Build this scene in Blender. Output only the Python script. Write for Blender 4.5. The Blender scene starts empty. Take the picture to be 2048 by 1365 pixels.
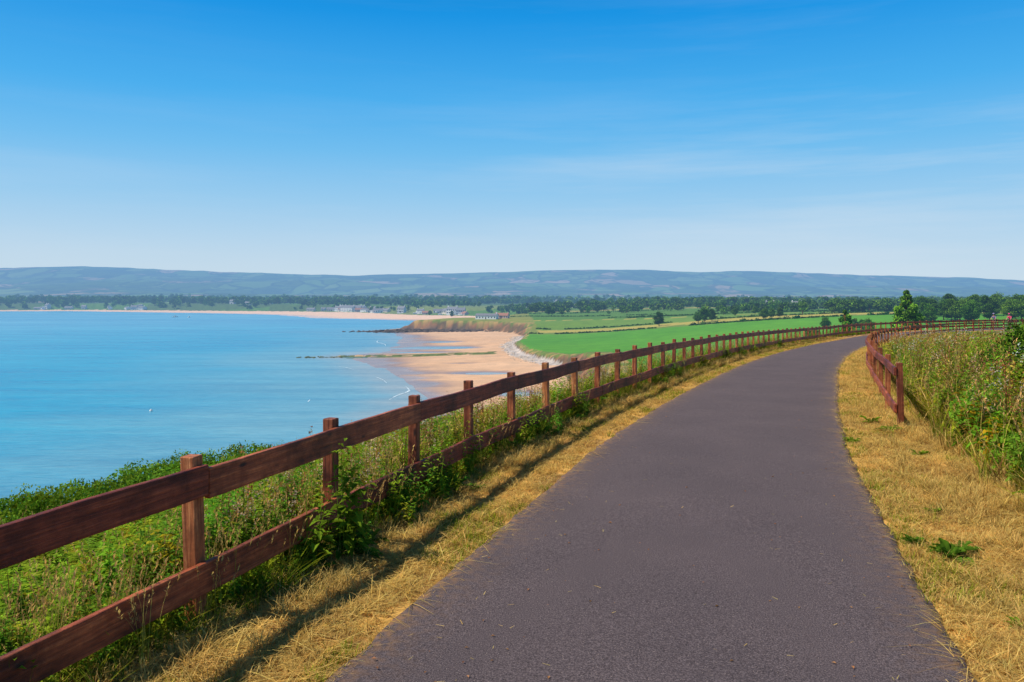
import bpy, math, random
import numpy as np
rng=np.random.default_rng(7); random.seed(7)
S=bpy.context.scene; COL=S.collection
S.view_settings.view_transform='Standard'; S.view_settings.look='None'; S.view_settings.exposure=0
A=np.array
def sstep(a,b,x):
    t=np.clip((np.asarray(x,float)-a)/(b-a),0,1); return t*t*(3-2*t)
def vnoise(x,y,seed=0):
    x=np.asarray(x,float); y=np.asarray(y,float)
    xi=np.floor(x).astype(np.int64); yi=np.floor(y).astype(np.int64)
    xf=x-xi; yf=y-yi; xf=xf*xf*(3-2*xf); yf=yf*yf*(3-2*yf)
    def h(a,b):
        v=(a*374761393+b*668265263+seed*974634777)&0xffffffff
        v=((v^(v>>13))*1274126177)&0xffffffff
        v=v^(v>>16); return v/4294967296.0
    return (h(xi,yi)*(1-xf)+h(xi+1,yi)*xf)*(1-yf)+(h(xi,yi+1)*(1-xf)+h(xi+1,yi+1)*xf)*yf
def fbm(x,y,seed=0,o=4):
    r=0;a=.5;t=0
    for i in range(o):
        r=r+a*vnoise(x*2**i,y*2**i,seed+i*17); t+=a; a*=.5
    return r/t
# ---------------------------------------------------------------- path centreline
CP=A([(-3.6,-12),(-1.6,-6),(-.45,0),(.73,4.19),(1.1,5.4),(1.92,8),(2.75,10.6),(4.2,14.5),(6.0,19),(10.4,29.5),(16.3,42),(23.3,55),(32,69),(44,83),(58,94),(75,105),(97,116),(124,126),(155,134)],float)
def catmull(P,n=40):
    out=[]
    for i in range(1,len(P)-2):
        p0,p1,p2,p3=P[i-1],P[i],P[i+1],P[i+2]
        for k in range(n):
            t=k/n
            out.append(.5*((2*p1)+(-p0+p2)*t+(2*p0-5*p1+4*p2-p3)*t*t+(-p0+3*p1-3*p2+p3)*t**3))
    return A(out)
cl=catmull(CP); 
dd=np.r_[0,np.cumsum(np.hypot(*np.diff(cl,axis=0).T))]
aa=np.arange(0,dd[-1],.5)
cx=np.interp(aa,dd,cl[:,0]); cy=np.interp(aa,dd,cl[:,1])
for _ in range(10):
    cx[1:-1]=(cx[:-2]+2*cx[1:-1]+cx[2:])/4; cy[1:-1]=(cy[:-2]+2*cy[1:-1]+cy[2:])/4
tx=np.gradient(cx); ty=np.gradient(cy); L=np.hypot(tx,ty); tx/=L; ty/=L
a0=np.interp(0,cy,aa); aa=aa-a0   # arc 0 at Y=0
def pathz(Y):
    Y=np.asarray(Y,float)
    return np.interp(Y,[0,8,14,20,30,45,60,100,200],[0,-.02,-.07,-.16,-.38,-.74,-1.06,-1.44,-2.4])
czz=pathz(cy)
for _ in range(10): czz[1:-1]=(czz[:-2]+2*czz[1:-1]+czz[2:])/4
def at(a,s):
    x=np.interp(a,aa,cx); y=np.interp(a,aa,cy); u=np.interp(a,aa,tx); v=np.interp(a,aa,ty)
    l=np.hypot(u,v); u,v=u/l,v/l
    return x+v*s, y-u*s, u, v
def near_ls(x,y):
    n=len(x); ti=np.zeros(n,int)
    for i in range(0,n,20000):
        d=(x[i:i+20000,None]-cx)**2+(y[i:i+20000,None]-cy)**2
        ti[i:i+20000]=d.argmin(1)
    dx=x-cx[ti]; dy=y-cy[ti]
    along=dx*tx[ti]+dy*ty[ti]
    s=dx*ty[ti]-dy*tx[ti]
    s=np.where(np.abs(along)>1,np.sign(s+1e-9)*np.hypot(dx,dy),s)
    ar=aa[ti]+np.clip(along,-.5,.5)
    return ar,s,np.interp(ar,aa,czz)
# ---------------------------------------------------------------- coast
WL=A([(-90,-20000),(-60,-100),(-42,0),(-34,60),(-27,130),(-22,200),(-27,250),(-40,300),(-60,358),(-80,405),(-92,421),(-86,440),(-72,470),(-76,533),(-88,640),(-108,720),(-140,770),(-130,800),(-80,850),(-70,960),(-110,1130),(-200,1230),(-329,1330),(-459,1600),(-662,1800),(-1190,2150),(-1500,2100),(-3500,1900),(-20000,1800)],float)
TL=A([(-30,-20000),(-25,-100),(-18,0),(-6,60),(8,130),(17,200),(20,280),(19,343),(6,400),(-2,480),(7,600),(4,690),(-32,740),(-80,762),(-112,785),(-90,830),(-25,900),(-10,1120),(-40,1390),(-200,1520),(-355,1830),(-620,2010),(-1190,2260),(-1500,2190),(-3500,1970),(-20000,1860)],float)
def sdist(x,y,P):
    d=np.full(x.shape,1e18)
    for p,q in zip(P[:-1],P[1:]):
        e=q-p; l2=(e**2).sum()
        t=np.clip(((x-p[0])*e[0]+(y-p[1])*e[1])/l2,0,1)
        d=np.minimum(d,(x-p[0]-t*e[0])**2+(y-p[1]-t*e[1])**2)
    Q=np.vstack([P,[(-20000,30000),(30000,30000),(30000,-20000)]])
    ins=np.zeros(x.shape,bool)
    for p,q in zip(Q,np.roll(Q,-1,axis=0)):
        if p[1]==q[1]: continue
        c=((p[1]>y)!=(q[1]>y))&(x<(q[0]-p[0])*(y-p[1])/(q[1]-p[1])+p[0]); ins^=c
    d=np.sqrt(d); return np.where(ins,d,-d)
RU=[0,90,190,275,350,400,475,525,600,650,700,750,800,850,900,975,1024]
RV=[268,266.5,270.5,273.5,275.5,274.5,273,271,270,270,272.5,270.5,272.5,275,276,278,281]
SEA=-28.0
def terrain(x,y):
    x=np.asarray(x,float).ravel(); y=np.asarray(y,float).ravel()
    amp=np.interp(np.hypot(x,y),[50,300,1500],[1,7,22])
    nx=(fbm(x/28,y/28,3)-.5)*amp; ny=(fbm(x/28,y/28,9)-.5)*amp*1.5
    dw=sdist(x+nx,y+ny,WL); dt=sdist(x+nx*.9,y+ny,TL)
    B=np.interp(y,[-1e4,100,300,800,1300,2300,3500,20000],[-18,-18,-18,-16,-14,-9,2,2])
    B=B+sstep(20,260,x)*(12-4*sstep(350,900,y))*(1-sstep(1500,2600,y))
    B=B+(fbm(x/120,y/120,21)-.5)*1.6*sstep(200,400,y)
    B=B-5.9*sstep(170,0,dt)*sstep(300,380,y)*sstep(700,640,y)
    B=B-2.5*sstep(60,0,dt)*sstep(660,720,y)*sstep(1000,900,y)
    u=512+800*x/np.maximum(y,1)
    rz=(300-np.interp(u,RU,RV))*10+2
    hn=(fbm(x/1500,y/1100,31,5)-.5)
    f=np.interp(y,[3200,4200,5500,7000,8000,9000,12000],[0,.03,.2,.62,1,.9,.5])
    B=B+f*rz+hn*420*f*(1-f)*1.6+(fbm(x/260,y/260,77)-.5)*16*sstep(.2,1,f)
    wc=np.interp(y,[300,370,640,700,900,1500],[14,8,8,14,14,120])
    fr=np.clip(dw/np.maximum(dw-dt,.1),0,1)
    beach=np.where(dw<0,SEA+np.maximum(dw*.04,-4),SEA+.06+1.9*fr**1.15)
    for (px,py,sx,sy,dp) in [(-8,325,15,11,1.9),(-36,500,28,22,1.7),(4,255,12,14,1.8),(-45,455,24,9,1.3),(-20,372,14,6,1.2),(2,215,11,12,1.2),(-45,570,20,14,1.3)]:
        e=((x-px+6*(fbm(x/12,y/12,6)-.5))/sx)**2+((y-py)/sy)**2
        beach=beach-dp*np.exp(-e*1.5)*(fr>0)
    beach=beach+(fr>0)*(dt<0)*(fbm(x/30,y/9,14)-.40)*.6
    spit=np.exp(-(((y-430-.12*x+8*(fbm(x/9,y/9,5)-.5))/5)**2))*sstep(-105,-90,x)*(1-sstep(-25,-5,x))
    beach=np.where(dt<0,np.maximum(beach,SEA-.6+spit*1.5*(.5+fbm(x/3,y/3,8))),beach)
    rk=sstep(36,10,np.hypot((x+88)*.5,y-754))
    beach=np.where(dt<0,np.maximum(beach,SEA-1.2+rk*3.6*fbm(x/7,y/5,12)),beach)
    cl_=sstep(0,1,dt/wc+ (fbm(x/6,y/6,41)-.5)*.35*(dt>0))
    z=np.where(dt>0,-26.1+(B+26.1)*cl_,beach)
    a=np.full(x.shape,1e3); s=np.full(x.shape,1e3)
    m=(np.hypot(x,y)<270)
    if m.any():
        am,sm,zm=near_ls(x[m],y[m])
        a[m]=am; s[m]=sm
        yy=np.interp(am,aa,cy)
        Sh=np.interp(yy,[13,19],[6.2,1.3]); slope=np.interp(yy,[20,60,100],[.9,.4,.12])
        sp=np.maximum(0,-sm-3.0)
        so_=np.maximum(0,sp-Sh)
        near=zm-.22*np.minimum(sp,Sh)-slope*so_-.004*so_**2
        near+= .30*sstep(2.6,5,sm)*np.interp(am,[0,20,50],[1,1,.4])-.07*np.maximum(0,sm-18)
        out=sstep(1.75,2.1,np.abs(sm))
        near+=out*((fbm(x[m]/.7,y[m]/.7,51)-.5)*.12+(fbm(x[m]/3,y[m]/3,52)-.5)*.25*sstep(2.6,4,np.abs(sm)))
        z[m]=np.where(z[m]>near,z[m],near)
    return z,dw,dt,a,s
def gz(x,y):
    return terrain(x,y)[0]
# ---------------------------------------------------------------- node helpers
def newmat(name):
    m=bpy.data.materials.new(name); m.use_nodes=True; nt=m.node_tree; nt.nodes.clear()
    return m,nt,nt.nodes,nt.links
def N(nt,t,**k):
    n=nt.nodes.new(t)
    for a_,b in k.items(): setattr(n,a_,b)
    return n
def ramp(nt,stops,fac=None,interp='LINEAR'):
    r=nt.nodes.new('ShaderNodeValToRGB'); cr=r.color_ramp; cr.interpolation=interp
    while len(cr.elements)<len(stops): cr.elements.new(.5)
    for e,(p,c) in zip(cr.elements,stops):
        e.position=p; e.color=(*c,1) if len(c)==3 else c
    if fac is not None: nt.links.new(fac,r.inputs['Fac'])
    return r
def noise(nt,scale,detail=4,vec=None,rough=.55):
    n=nt.nodes.new('ShaderNodeTexNoise'); n.inputs['Scale'].default_value=scale; n.inputs['Detail'].default_value=detail; n.inputs['Roughness'].default_value=rough
    if vec is not None: nt.links.new(vec,n.inputs['Vector'])
    return n
def mixc(nt,a,b,f,mode='MIX'):
    m=nt.nodes.new('ShaderNodeMix'); m.data_type='RGBA'; m.blend_type=mode
    for sock,v in((m.inputs[0],f),(m.inputs[6],a),(m.inputs[7],b)):
        if isinstance(v,(int,float)): sock.default_value=v
        elif isinstance(v,tuple): sock.default_value=(*v,1)
        else: nt.links.new(v,sock)
    return m.outputs[2]
def math_(nt,op,a,b=None):
    m=nt.nodes.new('ShaderNodeMath'); m.operation=op
    for i,v in enumerate((a,b)):
        if v is None: continue
        if isinstance(v,(int,float)): m.inputs[i].default_value=v
        else: nt.links.new(v,m.inputs[i])
    return m.outputs[0]
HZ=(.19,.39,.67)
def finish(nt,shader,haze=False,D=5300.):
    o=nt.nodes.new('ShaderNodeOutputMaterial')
    if haze:  # aerial haze painted into the material: blue emission mixed in with distance
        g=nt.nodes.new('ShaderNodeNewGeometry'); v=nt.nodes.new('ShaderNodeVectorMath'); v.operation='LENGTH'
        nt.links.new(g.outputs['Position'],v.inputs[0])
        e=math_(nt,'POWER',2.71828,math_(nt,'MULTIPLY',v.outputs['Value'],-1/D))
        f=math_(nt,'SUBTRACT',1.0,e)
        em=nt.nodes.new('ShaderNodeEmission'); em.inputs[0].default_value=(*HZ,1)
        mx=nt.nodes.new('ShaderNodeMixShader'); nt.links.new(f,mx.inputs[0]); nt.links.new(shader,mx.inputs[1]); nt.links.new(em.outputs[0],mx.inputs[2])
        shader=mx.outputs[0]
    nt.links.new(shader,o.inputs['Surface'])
def bsdf(nt,color,rough=.8,spec=.3,normal=None):
    b=nt.nodes.new('ShaderNodeBsdfPrincipled'); b.inputs['Specular IOR Level'].default_value=spec
    for k,v in(('Base Color',color),('Roughness',rough)):
        if isinstance(v,tuple): b.inputs[k].default_value=(*v,1)
        elif isinstance(v,(int,float)): b.inputs[k].default_value=v
        else: nt.links.new(v,b.inputs[k])
    if normal is not None: nt.links.new(normal,b.inputs['Normal'])
    return b.outputs[0]
def bump(nt,h,strength,dist):
    b=nt.nodes.new('ShaderNodeBump'); b.inputs['Strength'].default_value=strength; b.inputs['Distance'].default_value=dist
    nt.links.new(h,b.inputs['Height']); return b.outputs[0]
def veg_mat(name,haze=False,trans=.35):
    m,nt,nd,lk=newmat(name)
    at_=N(nt,'ShaderNodeAttribute',attribute_name='Col')
    oi=N(nt,'ShaderNodeObjectInfo')
    c=mixc(nt,at_.outputs['Color'],ramp(nt,[(0,(.75,.86,.82)),(1,(1.3,1.15,.95))],oi.outputs['Random']).outputs[0],1.0 if haze else 0.,'MULTIPLY')
    b=N(nt,'ShaderNodeBsdfDiffuse'); lk.new(c,b.inputs[0]); out=b.outputs[0]
    if trans>0:
        t=N(nt,'ShaderNodeBsdfTranslucent'); lk.new(c,t.inputs[0])
        mx=N(nt,'ShaderNodeMixShader'); mx.inputs[0].default_value=trans; lk.new(out,mx.inputs[1]); lk.new(t.outputs[0],mx.inputs[2]); out=mx.outputs[0]
    finish(nt,out,haze); return m
def plain_mat(name,color,rough=.7,haze=False,var=.15,scale=3.,spec=.3):
    m,nt,nd,lk=newmat(name)
    tc=N(nt,'ShaderNodeTexCoord'); n=noise(nt,scale,5,tc.outputs['Object'])
    c=mixc(nt,tuple(x*(1-var) for x in color),tuple(min(1,x*(1+var)) for x in color),n.outputs['Fac'])
    finish(nt,bsdf(nt,c,rough,spec),haze); return m
# ---------------------------------------------------------------- mesh helpers
def mk_mesh(name,V,F,C=None,mat=None,smooth=False):
    V=np.ascontiguousarray(V,dtype=np.float32); F=np.ascontiguousarray(F,dtype=np.int32)
    me=bpy.data.meshes.new(name)
    me.vertices.add(len(V)); me.vertices.foreach_set('co',V.ravel())
    n=F.shape[1]; me.loops.add(F.size); me.loops.foreach_set('vertex_index',F.ravel())
    me.polygons.add(len(F)); me.polygons.foreach_set('loop_start',np.arange(len(F),dtype=np.int32)*n)
    me.polygons.foreach_set('use_smooth',np.full(len(F),bool(smooth)))
    me.update(calc_edges=True)
    if C is not None:
        ca=me.color_attributes.new('Col','FLOAT_COLOR','POINT')
        C4=np.ones((len(V),4),np.float32); C4[:,:3]=C; ca.data.foreach_set('color',C4.ravel())
    if mat is not None:
        for mm in (mat if isinstance(mat,list) else [mat]): me.materials.append(mm)
    return me
def obj(name,me,parent=None,**props):
    o=bpy.data.objects.new(name,me); COL.objects.link(o)
    if parent is not None: o.parent=parent
    for k,v in props.items(): o[k]=v
    return o
def join(parts):
    V=[];F=[];C=[];n=0
    for v,f,c in parts:
        V.append(v);F.append(f+n);C.append(c);n+=len(v)
    return np.vstack(V),np.vstack(F),np.vstack(C)
def stamp(proto,pos,rz,sc,tint,szz=None):
    V,F,C=proto; n=len(pos); k=len(V)
    sc=np.asarray(sc,float).reshape(n,1,1); P=V[None]*sc
    P=np.broadcast_to(P,(n,k,3)).copy()
    if szz is not None: P[:,:,2]*=np.asarray(szz).reshape(n,1)
    c,s=np.cos(rz)[:,None],np.sin(rz)[:,None]
    x=P[:,:,0]*c-P[:,:,1]*s; y=P[:,:,0]*s+P[:,:,1]*c
    P[:,:,0]=x;P[:,:,1]=y; P+=pos[:,None,:]
    FF=(F[None]+(np.arange(n)*k)[:,None,None]).reshape(-1,F.shape[1])
    CC=np.clip(C[None]*tint[:,None,:],0,.95).reshape(-1,3)
    return P.reshape(-1,3),FF,CC
def stamp_multi(protos,pos,rz,sc,tint,szz=None):
    idx=rng.integers(0,len(protos),len(pos)); out=[]
    for i,p in enumerate(protos):
        m=idx==i
        if m.any(): out.append(stamp(p,pos[m],rz[m],sc[m],tint[m],None if szz is None else szz[m]))
    return join(out)
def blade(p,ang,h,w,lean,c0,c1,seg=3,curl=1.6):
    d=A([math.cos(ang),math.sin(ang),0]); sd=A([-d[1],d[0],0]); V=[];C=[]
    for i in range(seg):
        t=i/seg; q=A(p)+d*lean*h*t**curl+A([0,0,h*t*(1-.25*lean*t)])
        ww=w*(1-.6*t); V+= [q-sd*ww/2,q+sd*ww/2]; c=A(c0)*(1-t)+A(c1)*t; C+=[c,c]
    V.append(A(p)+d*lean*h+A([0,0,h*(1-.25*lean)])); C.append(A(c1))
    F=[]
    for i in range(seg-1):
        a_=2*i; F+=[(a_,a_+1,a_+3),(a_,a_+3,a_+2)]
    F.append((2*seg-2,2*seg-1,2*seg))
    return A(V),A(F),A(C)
def leaf(p,d,l,w,c,fold=.25,droop=.2):
    p=A(p,);d=A(d)/np.linalg.norm(d); sd=np.cross(d,[0,0,1.]); n_=np.linalg.norm(sd); sd=sd/n_ if n_>1e-3 else A([1.,0,0]); up=np.cross(sd,d)
    m=p+d*l*.45
    V=[p,m-sd*w/2+up*w*fold,m,m+sd*w/2+up*w*fold,p+d*l-A([0,0,l*droop])]
    F=[(0,2,1),(0,3,2),(1,2,4),(2,3,4)]
    cc=A(c); return A(V),A(F),A([cc*.8,cc*1.05,cc*.75,cc*1.05,cc])
G1=A([.23,.36,.026]);G2=A([.105,.215,.018]);G3=A([.045,.10,.014]);YG=A([.46,.47,.035]);ST=A([.90,.52,.095]);PS=A([.98,.70,.23]);BR=A([.26,.105,.04])
R=random.uniform
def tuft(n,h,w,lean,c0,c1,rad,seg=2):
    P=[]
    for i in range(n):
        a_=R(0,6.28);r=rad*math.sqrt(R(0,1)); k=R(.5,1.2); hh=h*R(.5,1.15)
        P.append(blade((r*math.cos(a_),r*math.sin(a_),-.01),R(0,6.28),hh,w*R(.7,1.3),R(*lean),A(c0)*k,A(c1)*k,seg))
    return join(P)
def seedgrass(n=5,h=.6,c=PS,stem=YG):
    P=[]
    for i in range(n):
        a_=R(0,6.28); hh=h*R(.7,1.1); ln=R(.15,.5)
        b=blade((R(-.04,.04),R(-.04,.04),0),a_,hh,.004,ln,stem,A(c)*.7,4,1.8); P.append(b)
        tip=b[0][-1]; d=A([math.cos(a_)*ln,math.sin(a_)*ln,.8])
        for j in range(9):
            q=tip-d*.1*j/9*1.2; P.append(leaf(q,(R(-1,1),R(-1,1),R(.6,1.6)),.03,.010,A(c)*R(.6,1.0)*A([.9,.8,.8]),.1,0))
    return join(P)
def weed(h=.6,nl=16,ll=.12,lw=.045,c=G1,branches=2,top=None,stemc=None):
    P=[]
    for b in range(branches):
        a_=R(0,6.28); ln=R(.05,.35); hh=h*R(.7,1.1)
        st=A(stemc) if stemc is not None else A(c)*.9
        s=blade((R(-.05,.05),R(-.05,.05),0),a_,hh,.009,ln,st,st,4,1.5); P.append(s)
        for j in range(nl):
            t=.12+.88*j/nl; q=A([math.cos(a_)*ln*hh*t**1.5,math.sin(a_)*ln*hh*t**1.5,hh*t*(1-.25*ln*t)])
            an=j*2.4+R(-.4,.4); k=1.15-.75*t+R(-.1,.1)
            P.append(leaf(q,(math.cos(an),math.sin(an),R(-.15,.7)),ll*k,lw*k,A(c)*R(.6,1.35)*(.7+.5*t),.25,R(.05,.4)))
        if top is not None:
            for j in range(12):
                q=A([math.cos(a_)*ln*hh+R(-.07,.07),math.sin(a_)*ln*hh+R(-.07,.07),hh*(1-.25*ln)+R(-.1,.04)])
                P.append(leaf(q,(R(-1,1),R(-1,1),R(.2,1)),.030,.022,A(top)*R(.7,1.1),.1,0))
    return join(P)
def deadstalk(h=1.1,c=BR,top=(.5,.33,.18)):
    P=[]
    for b in range(2):
        a_=R(0,6.28); ln=R(.0,.2); hh=h*R(.75,1.1); P.append(blade((0,0,0),a_,hh,.012,ln,c,c,4,1.3))
        for j in range(7):
            t=.4+.6*j/7; q=A([math.cos(a_)*ln*hh*t,math.sin(a_)*ln*hh*t,hh*t*(1-.25*ln*t)]); an=R(0,6.28); l=.22*(1.2-t)
            d=A([math.cos(an),math.sin(an),1.3]); P.append(blade(q,an,l,.006,.6,c,c,2,1.))
            for _ in range(6): P.append(leaf(q+d*l*.55+A([R(-.02,.02),R(-.02,.02),R(-.03,.05)]),(R(-1,1),R(-1,1),R(0,1)),.028,.020,A(top)*R(.6,1.2),.1,0))
    return join(P)
def dock(n=14,l=.3,c=G1,up=(.3,1.1)):
    P=[]
    for i in range(n):
        an=i*2.4+R(-.3,.3); e=R(*up); ll=l*R(.6,1.1); d=A([math.cos(an),math.sin(an),e]); d/=np.linalg.norm(d)
        q=A([0,0,0.])+d*.03; sd=np.cross(d,[0,0,1.]); sd/=np.linalg.norm(sd); V=[];C=[];F=[]
        k=R(.6,1.3)
        for j in range(6):
            t=j/5; w=ll*.24*math.sin(math.pi*min(1,.12+t*.88))**.8+.004
            pc=q+d*ll*t-A([0,0,ll*.45*t*t]); wv=.012*math.sin(j*2.2)
            V+=[pc-sd*w/2+A([0,0,w*.3+wv]),pc,pc+sd*w/2+A([0,0,w*.3-wv])]; C+=[A(c)*k*1.1,A(c)*k*.7,A(c)*k]
            if j:
                b=3*(j-1); F+=[(b,b+1,b+4),(b,b+4,b+3),(b+1,b+2,b+5),(b+1,b+5,b+4)]
        P.append((A(V),A(F),A(C)))
    return join(P)
def fern(n=5,l=.6,c=G1):
    P=[]
    for i in range(n):
        an=i*6.28/n+R(-.5,.5); ll=l*R(.7,1.1); d=A([math.cos(an),math.sin(an),0]); sd=A([-d[1],d[0],0]); k=R(.65,1.3)
        rise=R(.5,.85)
        m=15
        for j in range(1,m):
            t=j/m; q=d*ll*.85*t+A([0,0,ll*(rise*t-.45*t*t)*1.3])
            w=ll*.34*math.sin(math.pi*min(1,t*.8+.2))*(1.05-t)+.015
            for sg in(-1,1):
                P.append(leaf(q,sd*sg+d*.35+A([0,0,R(-.1,.25)]),w,ll*.08,A(c)*k*R(.75,1.2)*(.75+.4*t),.05,.12))
        P.append(blade((0,0,0),an,ll*.62,.008,1.3,A(c)*.6,A(c),4,1.2))
    return join(P)
def leafcloud(r,n,ls,c,flat=1.):
    V=rng.normal(size=(n,3)); V/=np.linalg.norm(V,axis=1)[:,None]; V*=r*rng.uniform(.55,1.05,(n,1)); V[:,2]*=flat
    return leafquads(V,ls,c,r)
def leafquads(Pc,ls,c,zr):
    n=len(Pc); a=rng.normal(size=(n,3)); a/=np.linalg.norm(a,axis=1)[:,None]; b=rng.normal(size=(n,3)); b-=a*(a*b).sum(1)[:,None]; b/=np.linalg.norm(b,axis=1)[:,None]
    s=ls*rng.uniform(.6,1.3,(n,1))
    V=np.stack([Pc-a*s,Pc-b*s*.45,Pc+a*s,Pc+b*s*.45],1).reshape(-1,3)
    i=np.arange(n)*4; F=np.vstack([np.c_[i,i+1,i+2],np.c_[i,i+2,i+3]])
    C=np.repeat(np.asarray(c)*rng.uniform(.6,1.4,(n,1)),4,axis=0) if np.ndim(c)==1 else np.repeat(c*rng.uniform(.65,1.35,(n,1)),4,axis=0)
    return V,F,C
def tube(p,q,r0,r1,n=7,c=(.5,.5,.5)):
    p=np.array(p,float); q=np.array(q,float); d=q-p; d/=np.linalg.norm(d); a=np.cross(d,[0,0,1.] if abs(d[2])<.9 else [1.,0,0]); a/=np.linalg.norm(a); b=np.cross(d,a)
    V=[]
    for c_,r in((p,r0),(q,r1)):
        for i in range(n):
            t=6.2832*i/n; V.append(c_+a*r*math.cos(t)+b*r*math.sin(t))
    V+= [p,q]; F=[]
    for i in range(n):
        j=(i+1)%n; F+=[(i,j,n+j),(i,n+j,n+i),(2*n,j,i),(2*n+1,n+i,n+j)]
    return A(V),A(F),np.tile(A(c),(len(V),1))
def make_tree(h,cr,nl,nq,ls,c=G2,conifer=False):
    T=[];lean=R(-.1,.1); th=h*(.9 if conifer else .6); c=A(c)
    k=4; pts=[A([lean*h*(i/k)**2+R(-.02,.02)*h,R(-.02,.02)*h,th*i/k]) for i in range(k+1)]; pts[0]=A([0,0,-.4])
    for i in range(k): T.append(tube(pts[i],pts[i+1],h*.03*(1-i/k*.75),h*.03*(1-(i+1)/k*.75),7,BR*.6))
    lumps=[]
    for i in range(nl):
        an=i*2.4+R(-.4,.4)
        if conifer:
            t=(i+.5)/nl; rr=cr*(1-t)**.7*R(.4,.9); z=h*(.08+.86*t); lr=cr*.5*(1.15-t)
        else:
            t=R(0,1); rr=cr*math.sin(math.pi*(.15+.8*t))*R(.3,.8); z=h*(.22+.66*t); lr=cr*R(.3,.5)
        ce=A([rr*math.cos(an)+lean*h*t,rr*math.sin(an),z]); lumps.append((ce,lr))
        base=pts[min(k,1+int(t*k))]; T.append(tube(base,ce,h*.010,h*.004,5,BR*.6))
    Q=[];Cc=[]
    for ce,lr in lumps:
        m=max(6,int(nq/nl)); v=rng.normal(size=(m,3)); v/=np.linalg.norm(v,axis=1)[:,None]; rad=rng.uniform(.35,1.1,(m,1))
        v=v*lr*rad; v[:,2]*=.75; kk=R(.7,1.3)
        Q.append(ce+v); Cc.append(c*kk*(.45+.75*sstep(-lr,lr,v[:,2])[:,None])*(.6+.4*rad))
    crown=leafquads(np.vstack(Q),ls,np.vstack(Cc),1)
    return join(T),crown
# ---------------------------------------------------------------- materials
M_veg=veg_mat('near_foliage',trans=.42); M_veg_dry=veg_mat('dry_grass_blades',trans=.3)
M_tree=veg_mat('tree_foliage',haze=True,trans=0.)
m,nt,nd,lk=newmat('asphalt'); M_asph=m
tc=N(nt,'ShaderNodeTexCoord'); o=tc.outputs['Object']
n1=noise(nt,110,4,o,.8); n2=noise(nt,.7,4,o); n3=noise(nt,14,4,o)
c=ramp(nt,[(.36,(.034,.027,.030)),(.5,(.118,.092,.098)),(.66,(.25,.20,.205))],n1.outputs['Fac']).outputs[0]
c=mixc(nt,c,ramp(nt,[(.3,(.90,.90,.90)),(.7,(1.10,1.08,1.06))],n2.outputs['Fac']).outputs[0],1.,'MULTIPLY')
vo=N(nt,'ShaderNodeTexVoronoi'); vo.inputs['Scale'].default_value=60; lk.new(o,vo.inputs['Vector'])
sp=ramp(nt,[(0,(1,1,1)),(.12,(1,1,1)),(.18,(0,0,0))],vo.outputs['Distance']).outputs[0]
sel=ramp(nt,[(.66,(0,0,0)),(.72,(1,1,1))],vo.outputs['Color']).outputs[0]
c=mixc(nt,c,(.42,.33,.28),math_(nt,'MULTIPLY',sp,sel))
ea=N(nt,'ShaderNodeAttribute',attribute_name='Col')
c=mixc(nt,c,(.30,.17,.09),math_(nt,'MULTIPLY',ea.outputs['Fac'],ramp(nt,[(.42,(0,0,0)),(.62,(.9,.9,.9))],n3.outputs['Fac']).outputs[0]))
finish(nt,bsdf(nt,c,.9,.12,bump(nt,n1.outputs['Fac'],.8,.012)))
# ground
m,nt,nd,lk=newmat('ground_cover'); M_gr=m
geo=N(nt,'ShaderNodeNewGeometry'); P=geo.outputs['Position']; sx=N(nt,'ShaderNodeSeparateXYZ'); lk.new(P,sx.inputs[0])
at_=N(nt,'ShaderNodeAttribute',attribute_name='Col')
na=noise(nt,5,6,P,.65); nb=noise(nt,.12,5,P,.6)
c=mixc(nt,at_.outputs['Color'],ramp(nt,[(.3,(.55,.53,.5)),(.7,(1.38,1.38,1.38))],na.outputs['Fac']).outputs[0],.8,'MULTIPLY')
c=mixc(nt,c,ramp(nt,[(.3,(.8,.82,.85)),(.7,(1.2,1.16,1.1))],nb.outputs['Fac']).outputs[0],.8,'MULTIPLY')
mp=N(nt,'ShaderNodeMapping'); mp.inputs['Scale'].default_value=(1/230,1/420,0); mp.inputs['Rotation'].default_value=(0,0,.35); lk.new(P,mp.inputs[0])
nw=noise(nt,.6,2,mp.outputs[0]); va=N(nt,'ShaderNodeVectorMath',operation='ADD'); lk.new(mp.outputs[0],va.inputs[0])
sc_=N(nt,'ShaderNodeVectorMath',operation='SCALE'); lk.new(nw.outputs['Color'],sc_.inputs[0]); sc_.inputs['Scale'].default_value=1.8; lk.new(sc_.outputs[0],va.inputs[1])
v1=N(nt,'ShaderNodeTexVoronoi',distance='CHEBYCHEV'); v1.inputs['Scale'].default_value=1.; v1.inputs['Randomness'].default_value=.9; lk.new(va.outputs[0],v1.inputs['Vector'])
v2=N(nt,'ShaderNodeTexVoronoi',feature='DISTANCE_TO_EDGE'); v2.inputs['Scale'].default_value=1.;v2.inputs['Randomness'].default_value=.9; lk.new(va.outputs[0],v2.inputs['Vector'])
sepc=N(nt,'ShaderNodeSeparateColor'); lk.new(v1.outputs['Color'],sepc.inputs[0])
fld=ramp(nt,[(0,(.07,.13,.03)),(.2,(.13,.23,.06)),(.38,(.07,.12,.03)),(.50,(.18,.27,.08)),(.64,(.38,.27,.16)),(.72,(.09,.17,.04)),(.86,(.46,.33,.22)),(.92,(.13,.22,.06))],sepc.outputs[0],'CONSTANT').outputs[0]
hd=ramp(nt,[(.03,(.8,.8,.8)),(.08,(0,0,0))],v2.outputs['Distance']).outputs[0]
fld=mixc(nt,fld,(.02,.045,.025),hd)
mp2=N(nt,'ShaderNodeMapping'); mp2.inputs['Scale'].default_value=(1/420,1/700,0); lk.new(P,mp2.inputs[0]); nf=noise(nt,1.,7,mp2.outputs[0],.75)
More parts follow.
